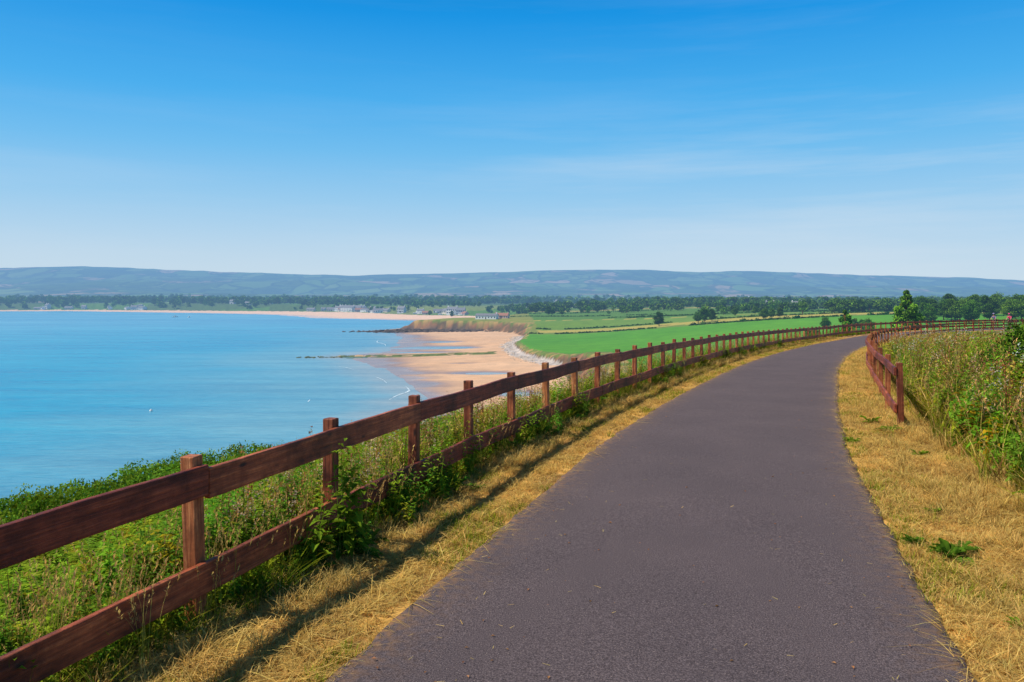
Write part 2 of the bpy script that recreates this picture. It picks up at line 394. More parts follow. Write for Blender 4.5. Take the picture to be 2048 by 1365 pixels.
fld=mixc(nt,fld,(.03,.065,.035),ramp(nt,[(.51,(0,0,0)),(.59,(.85,.85,.85))],nf.outputs['Fac']).outputs[0])
mr=N(nt,'ShaderNodeMapRange'); mr.inputs['From Min'].default_value=2300; mr.inputs['From Max'].default_value=2700; lk.new(sx.outputs['Y'],mr.inputs['Value'])
c=mixc(nt,c,fld,mr.outputs[0])
wz=N(nt,'ShaderNodeMapRange'); wz.inputs['From Min'].default_value=-27.75; wz.inputs['From Max'].default_value=-27.4; wz.inputs['To Min'].default_value=.25; wz.inputs['To Max'].default_value=.95; lk.new(sx.outputs['Z'],wz.inputs['Value'])
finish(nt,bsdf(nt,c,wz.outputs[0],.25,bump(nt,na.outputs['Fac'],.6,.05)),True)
# sea
m,nt,nd,lk=newmat('sea_water'); M_sea=m
geo=N(nt,'ShaderNodeNewGeometry'); P=geo.outputs['Position']
at_=N(nt,'ShaderNodeAttribute',attribute_name='Col')
mp=N(nt,'ShaderNodeMapping'); mp.inputs['Rotation'].default_value=(0,0,.3); mp.inputs['Scale'].default_value=(1/70,1/15,1); lk.new(P,mp.inputs[0])
s1=noise(nt,1,6,mp.outputs[0],.6)
mp3=N(nt,'ShaderNodeMapping'); mp3.inputs['Rotation'].default_value=(0,0,-.1); mp3.inputs['Scale'].default_value=(1/700,1/160,1); lk.new(P,mp3.inputs[0])
s2=noise(nt,1,4,mp3.outputs[0],.5)
c=mixc(nt,at_.outputs['Color'],ramp(nt,[(.3,(.75,.87,.93)),(.7,(1.35,1.15,1.07))],s2.outputs['Fac']).outputs[0],1.,'MULTIPLY')
c=mixc(nt,c,ramp(nt,[(.35,(.74,.85,.9)),(.65,(1.24,1.13,1.07))],s1.outputs['Fac']).outputs[0],1.,'MULTIPLY')
mp4=N(nt,'ShaderNodeMapping'); mp4.inputs['Rotation'].default_value=(0,0,.25); mp4.inputs['Scale'].default_value=(1/5.,1/1.6,1); lk.new(P,mp4.inputs[0])
s3=noise(nt,1,4,mp4.outputs[0],.6)
c=mixc(nt,c,ramp(nt,[(.35,(.82,.89,.92)),(.65,(1.15,1.10,1.07))],s3.outputs['Fac']).outputs[0],1.,'MULTIPLY')
hh=math_(nt,'ADD',math_(nt,'MULTIPLY',s1.outputs['Fac'],2.5),math_(nt,'MULTIPLY',s3.outputs['Fac'],.7))
b=nt.nodes.new('ShaderNodeBsdfPrincipled'); lk.new(c,b.inputs['Base Color']); b.inputs['Roughness'].default_value=.25; b.inputs['IOR'].default_value=1.33
lk.new(bump(nt,hh,.6,.6),b.inputs['Normal'])
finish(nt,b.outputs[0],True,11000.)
# wood
def wood(name,base,dark,light):
    m,nt,nd,lk=newmat(name); tc=N(nt,'ShaderNodeTexCoord'); oi=N(nt,'ShaderNodeObjectInfo')
    add=N(nt,'ShaderNodeVectorMath',operation='ADD'); lk.new(tc.outputs['Object'],add.inputs[0])
    cmb=N(nt,'ShaderNodeCombineXYZ'); r=math_(nt,'MULTIPLY',oi.outputs['Random'],37.); lk.new(r,cmb.inputs[0]); lk.new(r,cmb.inputs[1]); lk.new(cmb.outputs[0],add.inputs[1])
    mp=N(nt,'ShaderNodeMapping'); mp.inputs['Scale'].default_value=(1.,26,26) if 'rail' in name else (26,26,1.); lk.new(add.outputs[0],mp.inputs[0])
    g=noise(nt,1.5,7,mp.outputs[0],.75); w=noise(nt,1.8,5,add.outputs[0],.65); w2=noise(nt,9,5,add.outputs[0],.7)
    c=ramp(nt,[(.30,dark),(.50,base),(.70,light)],g.outputs['Fac']).outputs[0]
    c=mixc(nt,c,ramp(nt,[(.36,(.34,.29,.29)),(.52,(1.0,1.0,1.0)),(.7,(1.4,1.4,1.35))],w.outputs['Fac']).outputs[0],1.,'MULTIPLY')
    c=mixc(nt,c,ramp(nt,[(.35,(.7,.66,.66)),(.65,(1.25,1.28,1.28))],w2.outputs['Fac']).outputs[0],1.,'MULTIPLY')
    c=mixc(nt,c,ramp(nt,[(0,(.72,.68,.72)),(.5,(1.,1.,1.)),(.8,(1.2,1.35,1.25)),(1,(1.4,1.9,1.7))],oi.outputs['Random']).outputs[0],1.,'MULTIPLY')
    kn=N(nt,'ShaderNodeTexVoronoi'); kn.inputs['Scale'].default_value=1.; 
    mk=N(nt,'ShaderNodeMapping'); mk.inputs['Scale'].default_value=(2.2,6,6) if 'rail' in name else (6,6,2.2); lk.new(add.outputs[0],mk.inputs[0]); lk.new(mk.outputs[0],kn.inputs['Vector'])
    c=mixc(nt,c,(.02,.008,.006),ramp(nt,[(.05,(.9,.9,.9)),(.12,(0,0,0))],kn.outputs['Distance']).outputs[0])
    finish(nt,bsdf(nt,c,.55,.35,bump(nt,g.outputs['Fac'],1.,.012))); return m
M_rail=wood('stained_rail_wood',(.26,.046,.017),(.065,.012,.008),(.52,.125,.05))
M_post=wood('stained_post_wood',(.34,.085,.030),(.10,.022,.011),(.62,.24,.11))
# ---------------------------------------------------------------- ground sheet
ang=np.r_[np.arange(-180,-37,4.),np.linspace(-37,37,680),np.arange(41,180,4.)]; ang=np.radians(ang)
rad=np.r_[.05,.6,np.exp(np.arange(math.log(1.3),math.log(50),math.log(1.022))),np.exp(np.arange(math.log(50.5),math.log(13000),math.log(1.0112)))]
RR,AN=np.meshgrid(rad,ang,indexing='ij'); X=(RR*np.sin(AN)).ravel(); Y=(RR*np.cos(AN)).ravel()
Z,dw,dt,ga,gs=terrain(X,Y)
nr,na_=len(rad),len(ang)
i=np.arange(nr-1)[:,None]*na_; j=np.arange(na_)[None]; j2=(j+1)%na_
GF=np.stack([i+j,i+na_+j,i+na_+j2,i+j2],-1).reshape(-1,4)
def lerp(a,b,t): return a*(1-t[:,None])+b*t[:,None]
def cst(c,n): return np.tile(A(c),(n,1))
def field_col(X,Y):
    n=len(X)
    Yb=Y+.6*np.maximum(X,0)+14*(fbm(X/120,Y/120,60)-.5)
    col=lerp(cst([.065,.25,.008],n),cst([.11,.32,.012],n),fbm(X/40,Y/60,61))
    pal=[(590,(.15,.22,.03)),(612,(.42,.35,.07)),(655,(.14,.25,.03)),(745,(.48,.38,.08)),(790,(.16,.25,.03)),(980,(.11,.21,.03)),(1120,(.34,.32,.08)),(1190,(.11,.20,.03)),(1500,(.18,.23,.05)),(1900,(.08,.14,.03))]
    for y0,c in pal: col=np.where((Yb>y0)[:,None],A(c),col)
    cc=np.floor((X+.15*Y)/160+37*np.floor(Yb/150)*.37); r=vnoise(cc*7.3+.5,np.floor(Yb/150)*3.1+.5,71)
    col=np.where(((Yb>700)&(r>.62))[:,None],A([.09,.20,.02]),col)
    col=np.where(((Yb>590)&(X<20)&(Y<1000))[:,None],lerp(cst([.15,.22,.03],n),cst([.30,.27,.06],n),fbm(X/15,Y/15,72)),col)
    return col
n=len(X)
C=field_col(X,Y)
edge=(dt>0)&(dt<np.interp(Y,[340,400,640,700],[18,7,7,18]))&(Y<1400)
tt=fbm(X/5,Y/5,80); C=np.where(edge[:,None],lerp(cst([.38,.26,.09],n),cst([.12,.18,.03],n),sstep(.35,.6,tt)),C)
face=(dt>0)&(dt<np.interp(Y,[330,370,640,700],[10,4,4,12]))&(Y<1400)&(Z<-19.2+3*(fbm(X/9,Y/9,4)-.5))
C=np.where(face[:,None],lerp(cst([.27,.135,.06],n),cst([.105,.075,.04],n),sstep(.35,.65,fbm(X/5,Y/4,82))),C)
sand=(dt<=0)
SA=lerp(cst([.62,.37,.21],n),cst([.74,.48,.30],n),fbm(X/30,Y/18,83))
SA=lerp(SA,cst([.33,.22,.18],n),1-sstep(-27.9,-27.1,Z+(fbm(X/20,Y/12,84)-.5)*.7))
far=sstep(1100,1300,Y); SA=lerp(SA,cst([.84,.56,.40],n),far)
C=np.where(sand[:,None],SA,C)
shg=((dt<=3)&(dt>-9+7*(fbm(X/8,Y/8,85)))&(Y>345)&(Y<620)); sg=vnoise(X/1.3,Y/1.3,86)[:,None]
C=np.where(shg[:,None],A([.46,.40,.36])*(.65+.8*sg),C)
rk=((dt<=2)&(np.hypot((X+88)*.5,Y-754)<32)&(Z>-27.9)); C=np.where(rk[:,None],A([.085,.06,.05])*(.6+1.2*sg),C)
sp_=(np.abs(Y-430-.12*X)<11)&(X>-105)&(X<-8)&(Z>SEA-.05)&(fbm(X/6,Y/3,8)>.42); C=np.where(sp_[:,None],A([.12,.15,.03])*(.5+sg),C)
nearm=(gs<900)&(np.hypot(X,Y)<200)
n_=fbm(X/.5,Y/.5,90)
vg=lerp(cst([.74,.43,.11],n),cst([.32,.17,.055],n),sstep(.4,.62,n_))
wd=lerp(cst([.07,.10,.018],n),cst([.22,.20,.04],n),sstep(.4,.65,n_))
tL=sstep(2.5,3.1,-gs); tR=sstep(2.6,3.3,gs); loc=lerp(vg,wd,np.maximum(tL,tR))
nearm&=(np.abs(gs)<45)&(Z>-10)
C=np.where(nearm[:,None],loc,C)
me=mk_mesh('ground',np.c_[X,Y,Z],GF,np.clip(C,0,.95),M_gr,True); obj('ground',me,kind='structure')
# sea sheet
rad2=np.r_[8,np.exp(np.arange(math.log(20),math.log(26000),math.log(1.016)))]
ang2=np.radians(np.r_[np.arange(-180,-37,4.),np.linspace(-37,37,260),np.arange(41,180,4.)])
RR,AN=np.meshgrid(rad2,ang2,indexing='ij'); x2=(RR*np.sin(AN)).ravel(); y2=(RR*np.cos(AN)).ravel()
d2=-sdist(x2,y2,WL); nr2,na2=len(rad2),len(ang2)
i=np.arange(nr2-1)[:,None]*na2; j=np.arange(na2)[None]; j2=(j+1)%na2
F2=np.stack([i+j,i+na2+j,i+na2+j2,i+j2],-1).reshape(-1,4)
wn=(fbm(x2/40,y2/25,95)-.5); n2_=len(x2)
C2=lerp(cst([.27,.35,.38],n2_),cst([.12,.33,.44],n2_),sstep(0,25,d2+wn*30))
C2=lerp(C2,cst([.004,.29,.48],n2_),sstep(10,130,d2+wn*60))
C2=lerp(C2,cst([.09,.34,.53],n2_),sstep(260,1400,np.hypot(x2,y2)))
me=mk_mesh('sea',np.c_[x2,y2,np.full(n2_,SEA)],F2,C2,M_sea,True); obj('water',me,kind='structure')
def foam(pts,w):
    pts=catmull(A([pts[0]]+pts+[pts[-1]]),14); V=[];F=[]
    for a_,(px,py) in enumerate(pts):
        q=pts[min(a_+1,len(pts)-1)]-pts[max(a_-1,0)]; q=q/max(np.linalg.norm(q),1e-6)
        ww=w*(.05+.95*math.sin(math.pi*a_/(len(pts)-1)))*max(.05,(-.2+1.5*float(vnoise(a_*.7,.5,int(w*10)))))
        V+=[(px-q[1]*ww,py+q[0]*ww,SEA+.04),(px,py,SEA+.22*ww+.04),(px+q[1]*ww,py-q[0]*ww,SEA+.04)]
        if a_: b=3*(a_-1); F+=[(b,b+1,b+4,b+3),(b+1,b+2,b+5,b+4)]
    return A(V),A(F),np.ones((len(V),3))
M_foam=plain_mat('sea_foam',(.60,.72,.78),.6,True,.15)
fo=[foam([(-37,240),(-36,252),(-34,264),(-37,278)],.55),foam([(-45,288),(-49,302),(-54,314)],.3),foam([(-82,520),(-87,545),(-96,570),(-100,600)],.6),foam([(-60,235),(-61,242)],.22),foam([(-68,345),(-74,356),(-82,366)],.25)]
me=mk_mesh('surf',*join(fo),M_foam,True); obj('surf_foam',me,kind='stuff')
# ---------------------------------------------------------------- path
sa=np.r_[np.arange(-9,45,.08),np.arange(45,aa[-1]-2,.4)]
ss=A([-1,-.99,-.95,-.88,-.7,-.4,-.1,.1,.4,.7,.88,.95,.99,1]); K=len(ss)
eL=1.64+.035*(fbm(sa*4,0*sa,100)-.5)*2+.04*(fbm(sa*.5,0*sa,101)-.5); eR=1.64+.035*(fbm(sa*4,0*sa+9,102)-.5)*2+.04*(fbm(sa*.5,0*sa,103)-.5)
zc=np.interp(sa,aa,czz)
Vp=np.zeros((len(sa),K,3)); Cp=np.zeros((len(sa),K,3))
for k,f in enumerate(ss):
    s=np.where(f<0,-f*-eL,f*eR); x,y,_,_=at(sa,s); z=zc+.035-.015*f*f
    if k in(0,K-1): z=zc-.08
    Vp[:,k]=np.c_[x,y,z]; Cp[:,k]={0:1,1:1,2:.7,3:.2}.get(min(k,K-1-k),0)
i=np.arange(len(sa)-1)[:,None]*K; j=np.arange(K-1)[None]
F=np.stack([i+j,i+j+1,i+K+j+1,i+K+j],-1).reshape(-1,4)
me=mk_mesh('path',Vp.reshape(-1,3),F,Cp.reshape(-1,3),M_asph,True); obj('path',me,kind='structure')
# ---------------------------------------------------------------- fences
def bevbox(name,lx,ly,lz,mat,seed=0,nseg=8,axis=0,wob=.004,bev=.008):
    import bmesh
    bm=bmesh.new(); bmesh.ops.create_cube(bm,size=1)
    for v in bm.verts: v.co.x*=lx; v.co.y*=ly; v.co.z*=lz
    L_=(lx,ly,lz)[axis]; no=[0,0,0]; no[axis]=1
    for k in range(1,nseg):
        co=[0,0,0]; co[axis]=-L_/2+L_*k/nseg
        bmesh.ops.bisect_plane(bm,geom=bm.verts[:]+bm.edges[:]+bm.faces[:],plane_co=co,plane_no=no)
    es=[e for e in bm.edges if e.calc_face_angle(0)>.5]
    bmesh.ops.bevel(bm,geom=es,offset=bev,segments=2,affect='EDGES',profile=.5)
    rr=random.Random(seed); ph=[rr.uniform(0,6) for _ in range(4)]
    for v in bm.verts:
        t=v.co[axis]/L_*6.28
        if axis==0: v.co.z+=wob*math.sin(t+ph[0])+wob*.4*math.sin(3*t+ph[1]); v.co.y+=wob*math.sin(t*.7+ph[2])
        else: v.co.x+=wob*.6*math.sin(t*.5+ph[0]); v.co.y+=wob*.6*math.sin(t*.5+ph[1])
    me=bpy.data.meshes.new(name); bm.to_mesh(me); bm.free(); me.materials.append(mat); return me
PM=[bevbox('post',.094,.094,1.36,M_post,k,5,2,.005,.007) for k in range(5)]
SPC=1.59
def fence(s0,a_start,a_end,side,label,grp,SPC=1.59,rh=.19,hs=(.895,.32)):
    root=obj('wooden_fence',None); x,y,_,_=at(a_start,s0); root.location=(x,y,float(pathz(y)))
    root['label']=label; root['category']='fence'; root['group']=grp
    ps=np.arange(a_start,a_end,SPC)
    rr=random.Random(int(s0*10)+50)
    for k,a_ in enumerate(ps):
        a_=a_+rr.uniform(-.05,.05); x,y,u,v=at(a_,s0); z=float(np.interp(a_,aa,czz))
        p=obj('post',PM[k%5],root); p.location=(x-root.location.x,y-root.location.y,z+.38+rr.uniform(-.025,.02)-root.location.z)
        p.rotation_euler=(rr.uniform(-.02,.02),rr.uniform(-.02,.02),math.atan2(v,u)+rr.uniform(-.05,.05))
    for hgt in hs:
        k=0 if hgt>.5 else -1
        while k<len(ps)-1:
            k0=max(k,0); k1=min(k+2,len(ps)-1); a_=ps[k0]-(0.07 if k0==0 else 0); b_=ps[k1]+(.07 if k1==len(ps)-1 else 0)
            off=s0+side*(.047+.024)
            xa,ya,_,_=at(a_,off); xb,yb,_,_=at(b_,off); za,zb=np.interp(a_,aa,czz)+hgt,np.interp(b_,aa,czz)+hgt
            za+=rr.uniform(-.012,.012); zb+=rr.uniform(-.012,.012)
            xa,ya,xb,yb=map(float,(xa,ya,xb,yb)); d=A([xb-xa,yb-ya,zb-za]); l=float(np.linalg.norm(d))
            me=bevbox('rail',l-.006,.042,rh,M_rail,k+int(hgt*100),10 if k0<12 else 3,0,.006)
            r=obj('rail',me,root); r.location=((xa+xb)/2-root.location.x,(ya+yb)/2-root.location.y,(za+zb)/2-root.location.z)
            r.rotation_euler=(0,-math.atan2(d[2],math.hypot(d[0],d[1])),math.atan2(d[1],d[0])); k+=2
aL=float(near_ls(A([-1.93]),A([4.87]))[0][0])+.07
fence(-2.78,aL-2*SPC,aL+SPC*92.5,1,'long two-rail red-brown timber fence beside the sea cliff path','timber fences along the path')
aR=float(near_ls(A([6.24]),A([13.0]))[0][0])
fence(2.5,aR,aR+145,-1,'two-rail red-brown timber fence ending among weeds by the path','timber fences along the path',2.7,.14,(.91,.33))
# ---------------------------------------------------------------- near vegetation
def sample(n,amin,amax,s0,s1,power=0.,sbias=None):
    a=amin*(amax/amin)**rng.uniform(0,1,n); q=rng.uniform(0,1,n)
    if sbias: q=q**sbias
    s=s0+(s1-s0)*q; x,y,_,_=at(a,s); z=gz(x,y)
    return a,s,np.c_[x,y,z]
def tints(n,lo=.7,hi=1.3,hue=.12):
    k=rng.uniform(lo,hi,(n,1)); t=np.c_[1+rng.uniform(-hue,hue,n),np.ones(n),1+rng.uniform(-hue,hue,n)]; return k*t
def rz(n): return rng.uniform(0,6.283,n)
def far_sc(a): return np.interp(a,[3,10,30,80],[.9,1.05,1.5,2.0])
def hf(a): return np.interp(a,[0,18,40,60,90],[1.0,1.05,.75,.42,.2])
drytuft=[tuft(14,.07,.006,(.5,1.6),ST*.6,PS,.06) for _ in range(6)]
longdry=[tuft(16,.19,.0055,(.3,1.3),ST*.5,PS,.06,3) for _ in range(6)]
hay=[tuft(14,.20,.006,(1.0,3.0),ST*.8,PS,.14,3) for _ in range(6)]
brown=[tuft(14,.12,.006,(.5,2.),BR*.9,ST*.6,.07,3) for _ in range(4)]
shortgreen=[tuft(14,.08,.008,(.3,1.1),G2,YG,.07) for _ in range(3)]
tallgreen=[tuft(16,.42,.011,(.3,1.3),G2*.9,YG*.8,.09,4) for _ in range(5)]
seedg=[seedgrass(5,.62) for _ in range(4)]
def keep(mask,*arrs): return [q[mask] for q in arrs]
parts=[]
a,s,p=sample(15000,2.6,70,-2.85,-1.60); pn=fbm(p[:,0]*1.4,p[:,1]*1.4,200); a,s,p=keep(rng.uniform(0,1,len(a))<-.2+2.1*pn,a,s,p)
parts.append(stamp_multi(drytuft,p,rz(len(a)),far_sc(a)*rng.uniform(.45,1.0,len(a)),tints(len(a),.65,1.2)))
a,s,p=sample(5500,2.6,70,-3.0,-1.75); pn=fbm(p[:,0]*1.8,p[:,1]*1.8,203); a,s,p=keep(rng.uniform(0,1,len(a))<(-.9+2.6*pn)+.5*(s<-2.4),a,s,p); parts.append(stamp_multi(longdry,p,rz(len(a)),far_sc(a)*rng.uniform(.35,1.0,len(a))*np.where(s>-2.1,.6,1.),tints(len(a),.65,1.15)))
a,s,p=sample(2400,2.6,70,-3.0,-1.75); parts.append(stamp_multi(hay,p,rz(len(a)),far_sc(a)*rng.uniform(.5,1.1,len(a)),tints(len(a),.65,1.15),rng.uniform(.3,.9,len(a))))
a,s,p=sample(700,2.6,70,-3.0,-1.7); parts.append(stamp_multi(brown,p,rz(len(a)),far_sc(a)*rng.uniform(.4,1.,len(a)),tints(len(a),.6,1.2)))
a,s,p=sample(13000,3.0,70,1.60,3.2); parts.append(stamp_multi(drytuft,p,rz(len(a)),far_sc(a)*rng.uniform(.6,1.2,len(a)),tints(len(a),.65,1.2)))
a,s,p=sample(9000,3.0,70,1.7,3.6); pn=fbm(p[:,0]*1.3,p[:,1]*1.3,201); a,s,p=keep(rng.uniform(0,1,len(a))<-.9+2.8*pn,a,s,p); parts.append(stamp_multi(longdry,p,rz(len(a)),far_sc(a)*rng.uniform(.35,1.05,len(a))*np.where(s<2,.6,1.),tints(len(a),.65,1.15)))
a,s,p=sample(3800,3.0,70,1.7,3.5); parts.append(stamp_multi(hay,p,rz(len(a)),far_sc(a)*rng.uniform(.5,1.,len(a)),tints(len(a),.65,1.15),rng.uniform(.3,.9,len(a))))
a,s,p=sample(900,3.,70,1.7,3.5); parts.append(stamp_multi(brown,p,rz(len(a)),far_sc(a)*rng.uniform(.4,1.,len(a)),tints(len(a),.6,1.2)))
a,s,p=sample(2300,4,70,2.9,12); parts.append(stamp_multi(longdry,p,rz(len(a)),far_sc(a)*rng.uniform(1.4,3.4,len(a)),tints(len(a),.45,.95),hf(a)))
a,s,p=sample(500,3,40,-9,-3.0); parts.append(stamp_multi(longdry,p,rz(len(a)),far_sc(a)*rng.uniform(.9,1.6,len(a)),tints(len(a),.5,.9)))
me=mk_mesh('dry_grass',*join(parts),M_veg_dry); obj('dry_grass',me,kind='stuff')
parts=[]
a,s,p=sample(5500,2.6,60,-2.9,-1.62); pn=fbm(p[:,0]*1.1,p[:,1]*1.1,205); a,s,p=keep(pn>.48,a,s,p); parts.append(stamp_multi(shortgreen,p,rz(len(a)),far_sc(a)*rng.uniform(.5,1.3,len(a)),tints(len(a))))
a,s,p=sample(5500,3,60,1.62,3.4); pn=fbm(p[:,0]*.9,p[:,1]*.9,206); a,s,p=keep(pn>.53,a,s,p); parts.append(stamp_multi(shortgreen,p,rz(len(a)),far_sc(a)*rng.uniform(.5,1.3,len(a)),tints(len(a))))
a,s,p=sample(2500,2.6,80,-4.4,-2.55); parts.append(stamp_multi(tallgreen,p,rz(len(a)),far_sc(a)**.6*rng.uniform(.35,.85,len(a)),tints(len(a),.6,1.3,.25)))
a,s,p=sample(1700,2.6,26,-10,-3.2); parts.append(stamp_multi(tallgreen,p,rz(len(a)),rng.uniform(.4,.8,len(a)),tints(len(a),.6,1.3,.25)))
a,s,p=sample(4200,4.,90,2.85,16); parts.append(stamp_multi(tallgreen,p,rz(len(a)),far_sc(a)**.7*rng.uniform(.6,1.4,len(a)),tints(len(a),.6,1.4,.25)*A([1.25,1.1,.9]),hf(a)))
me=mk_mesh('green_grass',*join(parts),M_veg); obj('green_grass',me,kind='stuff')
parts=[]
a,s,p=sample(520,3.4,60,-3.6,-2.6); parts.append(stamp_multi(seedg,p,rz(len(a)),far_sc(a)**.5*rng.uniform(.6,1.05,len(a)),tints(len(a),.6,1.1)))
a,s,p=sample(200,3,24,-9,-3.2); parts.append(stamp_multi(seedg,p,rz(len(a)),rng.uniform(.6,1.0,len(a)),tints(len(a),.6,1.1)))
a,s,p=sample(1300,5.,80,2.8,14); parts.append(stamp_multi(seedg,p,rz(len(a)),far_sc(a)**.6*rng.uniform(1.,1.8,len(a)),tints(len(a),.6,1.1),hf(a)))
dead=[deadstalk(1.1),deadstalk(1.2,BR*.8,(.50,.18,.07)),deadstalk(1.,YG*.6,(.75,.62,.42))]
a,s,p=sample(950,6.,80,3.1,14); parts.append(stamp_multi(dead,p,rz(len(a)),rng.uniform(.7,1.2,len(a)),tints(len(a),.6,1.2),hf(a)))
a,s,p=sample(150,5.,50,-3.6,-2.85); parts.append(stamp_multi(dead,p,rz(len(a)),rng.uniform(.5,.85,len(a)),tints(len(a),.6,1.2)))
me=mk_mesh('seed_grass',*join(parts),M_veg_dry); obj('seeding_grass',me,kind='stuff')
weeds=[weed(.55,14,.14,.07,G1,3),weed(.6,18,.12,.055,G2*1.5,3),weed(.5,12,.16,.08,YG*.7,3),weed(.62,20,.12,.05,G2*1.3,3,None,BR),weed(.5,13,.13,.06,G1*.9,3),dock(14,.3,G2*1.3,(.6,2.))]
bigw=[weed(.8,20,.17,.085,G1,4),weed(.9,22,.15,.07,G2*1.5,4),weed(.75,18,.19,.10,YG*.65,4)]
flow=[weed(.95,16,.12,.05,G2*1.4,3,(.80,.72,.55)),weed(.85,18,.11,.05,YG*.7,3,(.85,.60,.10)),weed(1.0,16,.12,.05,G1*.8,3,(.45,.15,.07),BR),weed(.9,18,.12,.05,YG*.6,3,(.75,.62,.15))]
bram=[leafcloud(.28,240,.05,G2*1.5,.8),leafcloud(.25,220,.045,G1*.9,.8),leafcloud(.3,240,.055,G3*2.2,.7)]
parts=[]
a,s,p=sample(1700,2.8,90,-4.0,-2.72,0,.85); parts.append(stamp_multi(weeds,p,rz(len(a)),far_sc(a)**.4*rng.uniform(.3,.8,len(a)),tints(len(a),.7,1.4,.25)))
a,s,p=sample(380,4.2,90,-3.9,-3.0); parts.append(stamp_multi(bigw,p,rz(len(a)),far_sc(a)**.4*rng.uniform(.4,.85,len(a)),tints(len(a),.7,1.4,.25)))
nc=24; cl_a=rng.uniform(0,1,nc); cl_a=5.*(62/5.)**cl_a; ii=rng.integers(0,nc,330); a=cl_a[ii]+rng.normal(0,.25,330)*far_sc(cl_a[ii]); s=rng.normal(-2.78,.18,330); x,y,_,_=at(a,s); p=np.c_[x,y,gz(x,y)]
parts.append(stamp_multi(weeds,p,rz(len(a)),far_sc(a)**.4*rng.uniform(.4,.95,len(a)),tints(len(a),.7,1.4,.25)))
a,s,p=sample(160,6,60,-3.6,-2.85); parts.append(stamp_multi(flow,p,rz(len(a)),rng.uniform(.5,.9,len(a)),tints(len(a))))
a,s,p=sample(520,4.0,90,-4.4,-3.1); p[:,2]+=.02; parts.append(stamp_multi(bram,p,rz(len(a)),far_sc(a)**.5*rng.uniform(.5,.9,len(a)),tints(len(a),.6,1.3,.25)))
a,s,p=sample(900,2.6,16,-9,-3.1); parts.append(stamp_multi(weeds,p,rz(len(a)),rng.uniform(.5,.95,len(a)),tints(len(a),.6,1.35,.25)))
a,s,p=sample(2800,5.2,90,2.95,15); parts.append(stamp_multi(weeds,p,rz(len(a)),far_sc(a)**.6*rng.uniform(.7,1.5,len(a)),tints(len(a),.7,1.5,.3)*A([1.25,1.05,.9]),hf(a)))
a,s,p=sample(1000,6.,90,3.2,15); parts.append(stamp_multi(bigw,p,rz(len(a)),far_sc(a)**.5*rng.uniform(.6,1.2,len(a)),tints(len(a),.7,1.4,.3)*A([1.25,1.05,.9]),hf(a)))
a,s,p=sample(1300,6.5,90,3.2,15); parts.append(stamp_multi(flow,p,rz(len(a)),far_sc(a)**.4*rng.uniform(.8,1.2,len(a)),tints(len(a),.7,1.3,.25),hf(a)))
a,s,p=sample(800,6.5,90,3.3,15); p[:,2]+=rng.uniform(.05,.4,len(a))*hf(a); parts.append(stamp_multi(bram,p,rz(len(a)),far_sc(a)**.6*rng.uniform(.7,1.3,len(a)),tints(len(a),.6,1.4,.25),hf(a)))
me=mk_mesh('weeds',*join(parts),M_veg); obj('roadside_weeds',me,kind='stuff')
ferns=[fern(5,.6,G1*1.2),fern(6,.55,YG*.75),fern(5,.65,G1*1.1)]
a,s,p=sample(2700,2.3,20,-9.5,-3.2); me=mk_mesh('bracken',*stamp_multi(ferns,p,rz(len(a)),rng.uniform(.6,1.2,len(a)),tints(len(a),.65,1.35,.2)),M_veg); obj('bracken',me,kind='stuff')
# clifftop hedge
nh=3400; t=rng.uniform(0,1,nh); hx=np.interp(t,[0,.5,1],[-17,-8.2,-5.0])+rng.normal(0,.45,nh); hy=np.interp(t,[0,.5,1],[7,11.2,16.6])+rng.normal(0,.45,nh)
hz=gz(hx,hy); top=np.maximum(0.1,-.95-hz-.25); p=np.c_[hx,hy,hz+top*rng.uniform(0,1,nh)+.4*(fbm(hx*.9,hy*.9,300)-.5)]
ct=[leafcloud(.26,120,.035,G2*1.35,.9),leafcloud(.24,120,.03,G1*.9,.9)]
me=mk_mesh('hedge',*stamp_multi(ct,p,rz(nh),rng.uniform(.6,1.1,nh),tints(nh,.5,1.3,.25)),M_veg)
o=obj('clifftop_hedge',me,label='dense clipped-looking green hedge along the cliff edge',category='hedge')
def plant(name,proto,x,y,sc,label,cat,ang_=0.):
    me=mk_mesh(name,*proto,M_veg); z=float(gz(A([x]),A([y]))[0]); o=obj(name,me); o.location=(x,y,z-.01); o.scale=(sc,)*3; o.rotation_euler=(0,0,ang_)
    o['label']=label; o['category']=cat; return o
for (x,y,sc) in [(3.43,6.27,1.),(3.60,6.42,.75),(3.3,6.6,.6)]: plant('dock_plant',dock(24,.24,G2*1.0,(.5,1.8)),x,y,sc,'low broad-leaved green dock growing in dry straw grass','plant')
for (x,y,sc) in [(6.0,13.4,1.1),(5.3,10.4,.8),(4.9,11.5,.8),(5.9,12.5,1.),(3.1,4.9,.5),(4.0,7.6,.6)]: plant('dock_plant',dock(16,.22,G1,(.4,1.6)),x,y,sc,'small green leafy plant on the dry verge','plant')
x,y,_,_=at(aL+1.40,-2.52); plant('leafy_weed',join([weed(.95,20,.2,.085,G1*.8,5),dock(14,.34,G2,(.5,1.6))]),float(x),float(y),1.,'tall broad-leaved green weed growing through the fence rails','plant')
x,y,_,_=at(aL+1.05,-2.6); plant('leafy_weed',weed(.7,18,.16,.07,G1,3),float(x),float(y),1.,'bushy green weed leaning on the lower fence rail','plant',1.)
x,y,_,_=at(aL+4.7,-2.7); plant('leafy_weed',weed(.6,18,.14,.06,G1,4),float(x),float(y),1.,'bushy green weed beside a fence post','plant',2.)
x,y,_,_=at(aL+3.9,-2.35); plant('dock_plant',dock(10,.16,G2),float(x),float(y),1.,'small dark green dock in dry grass below the fence','plant',2.)
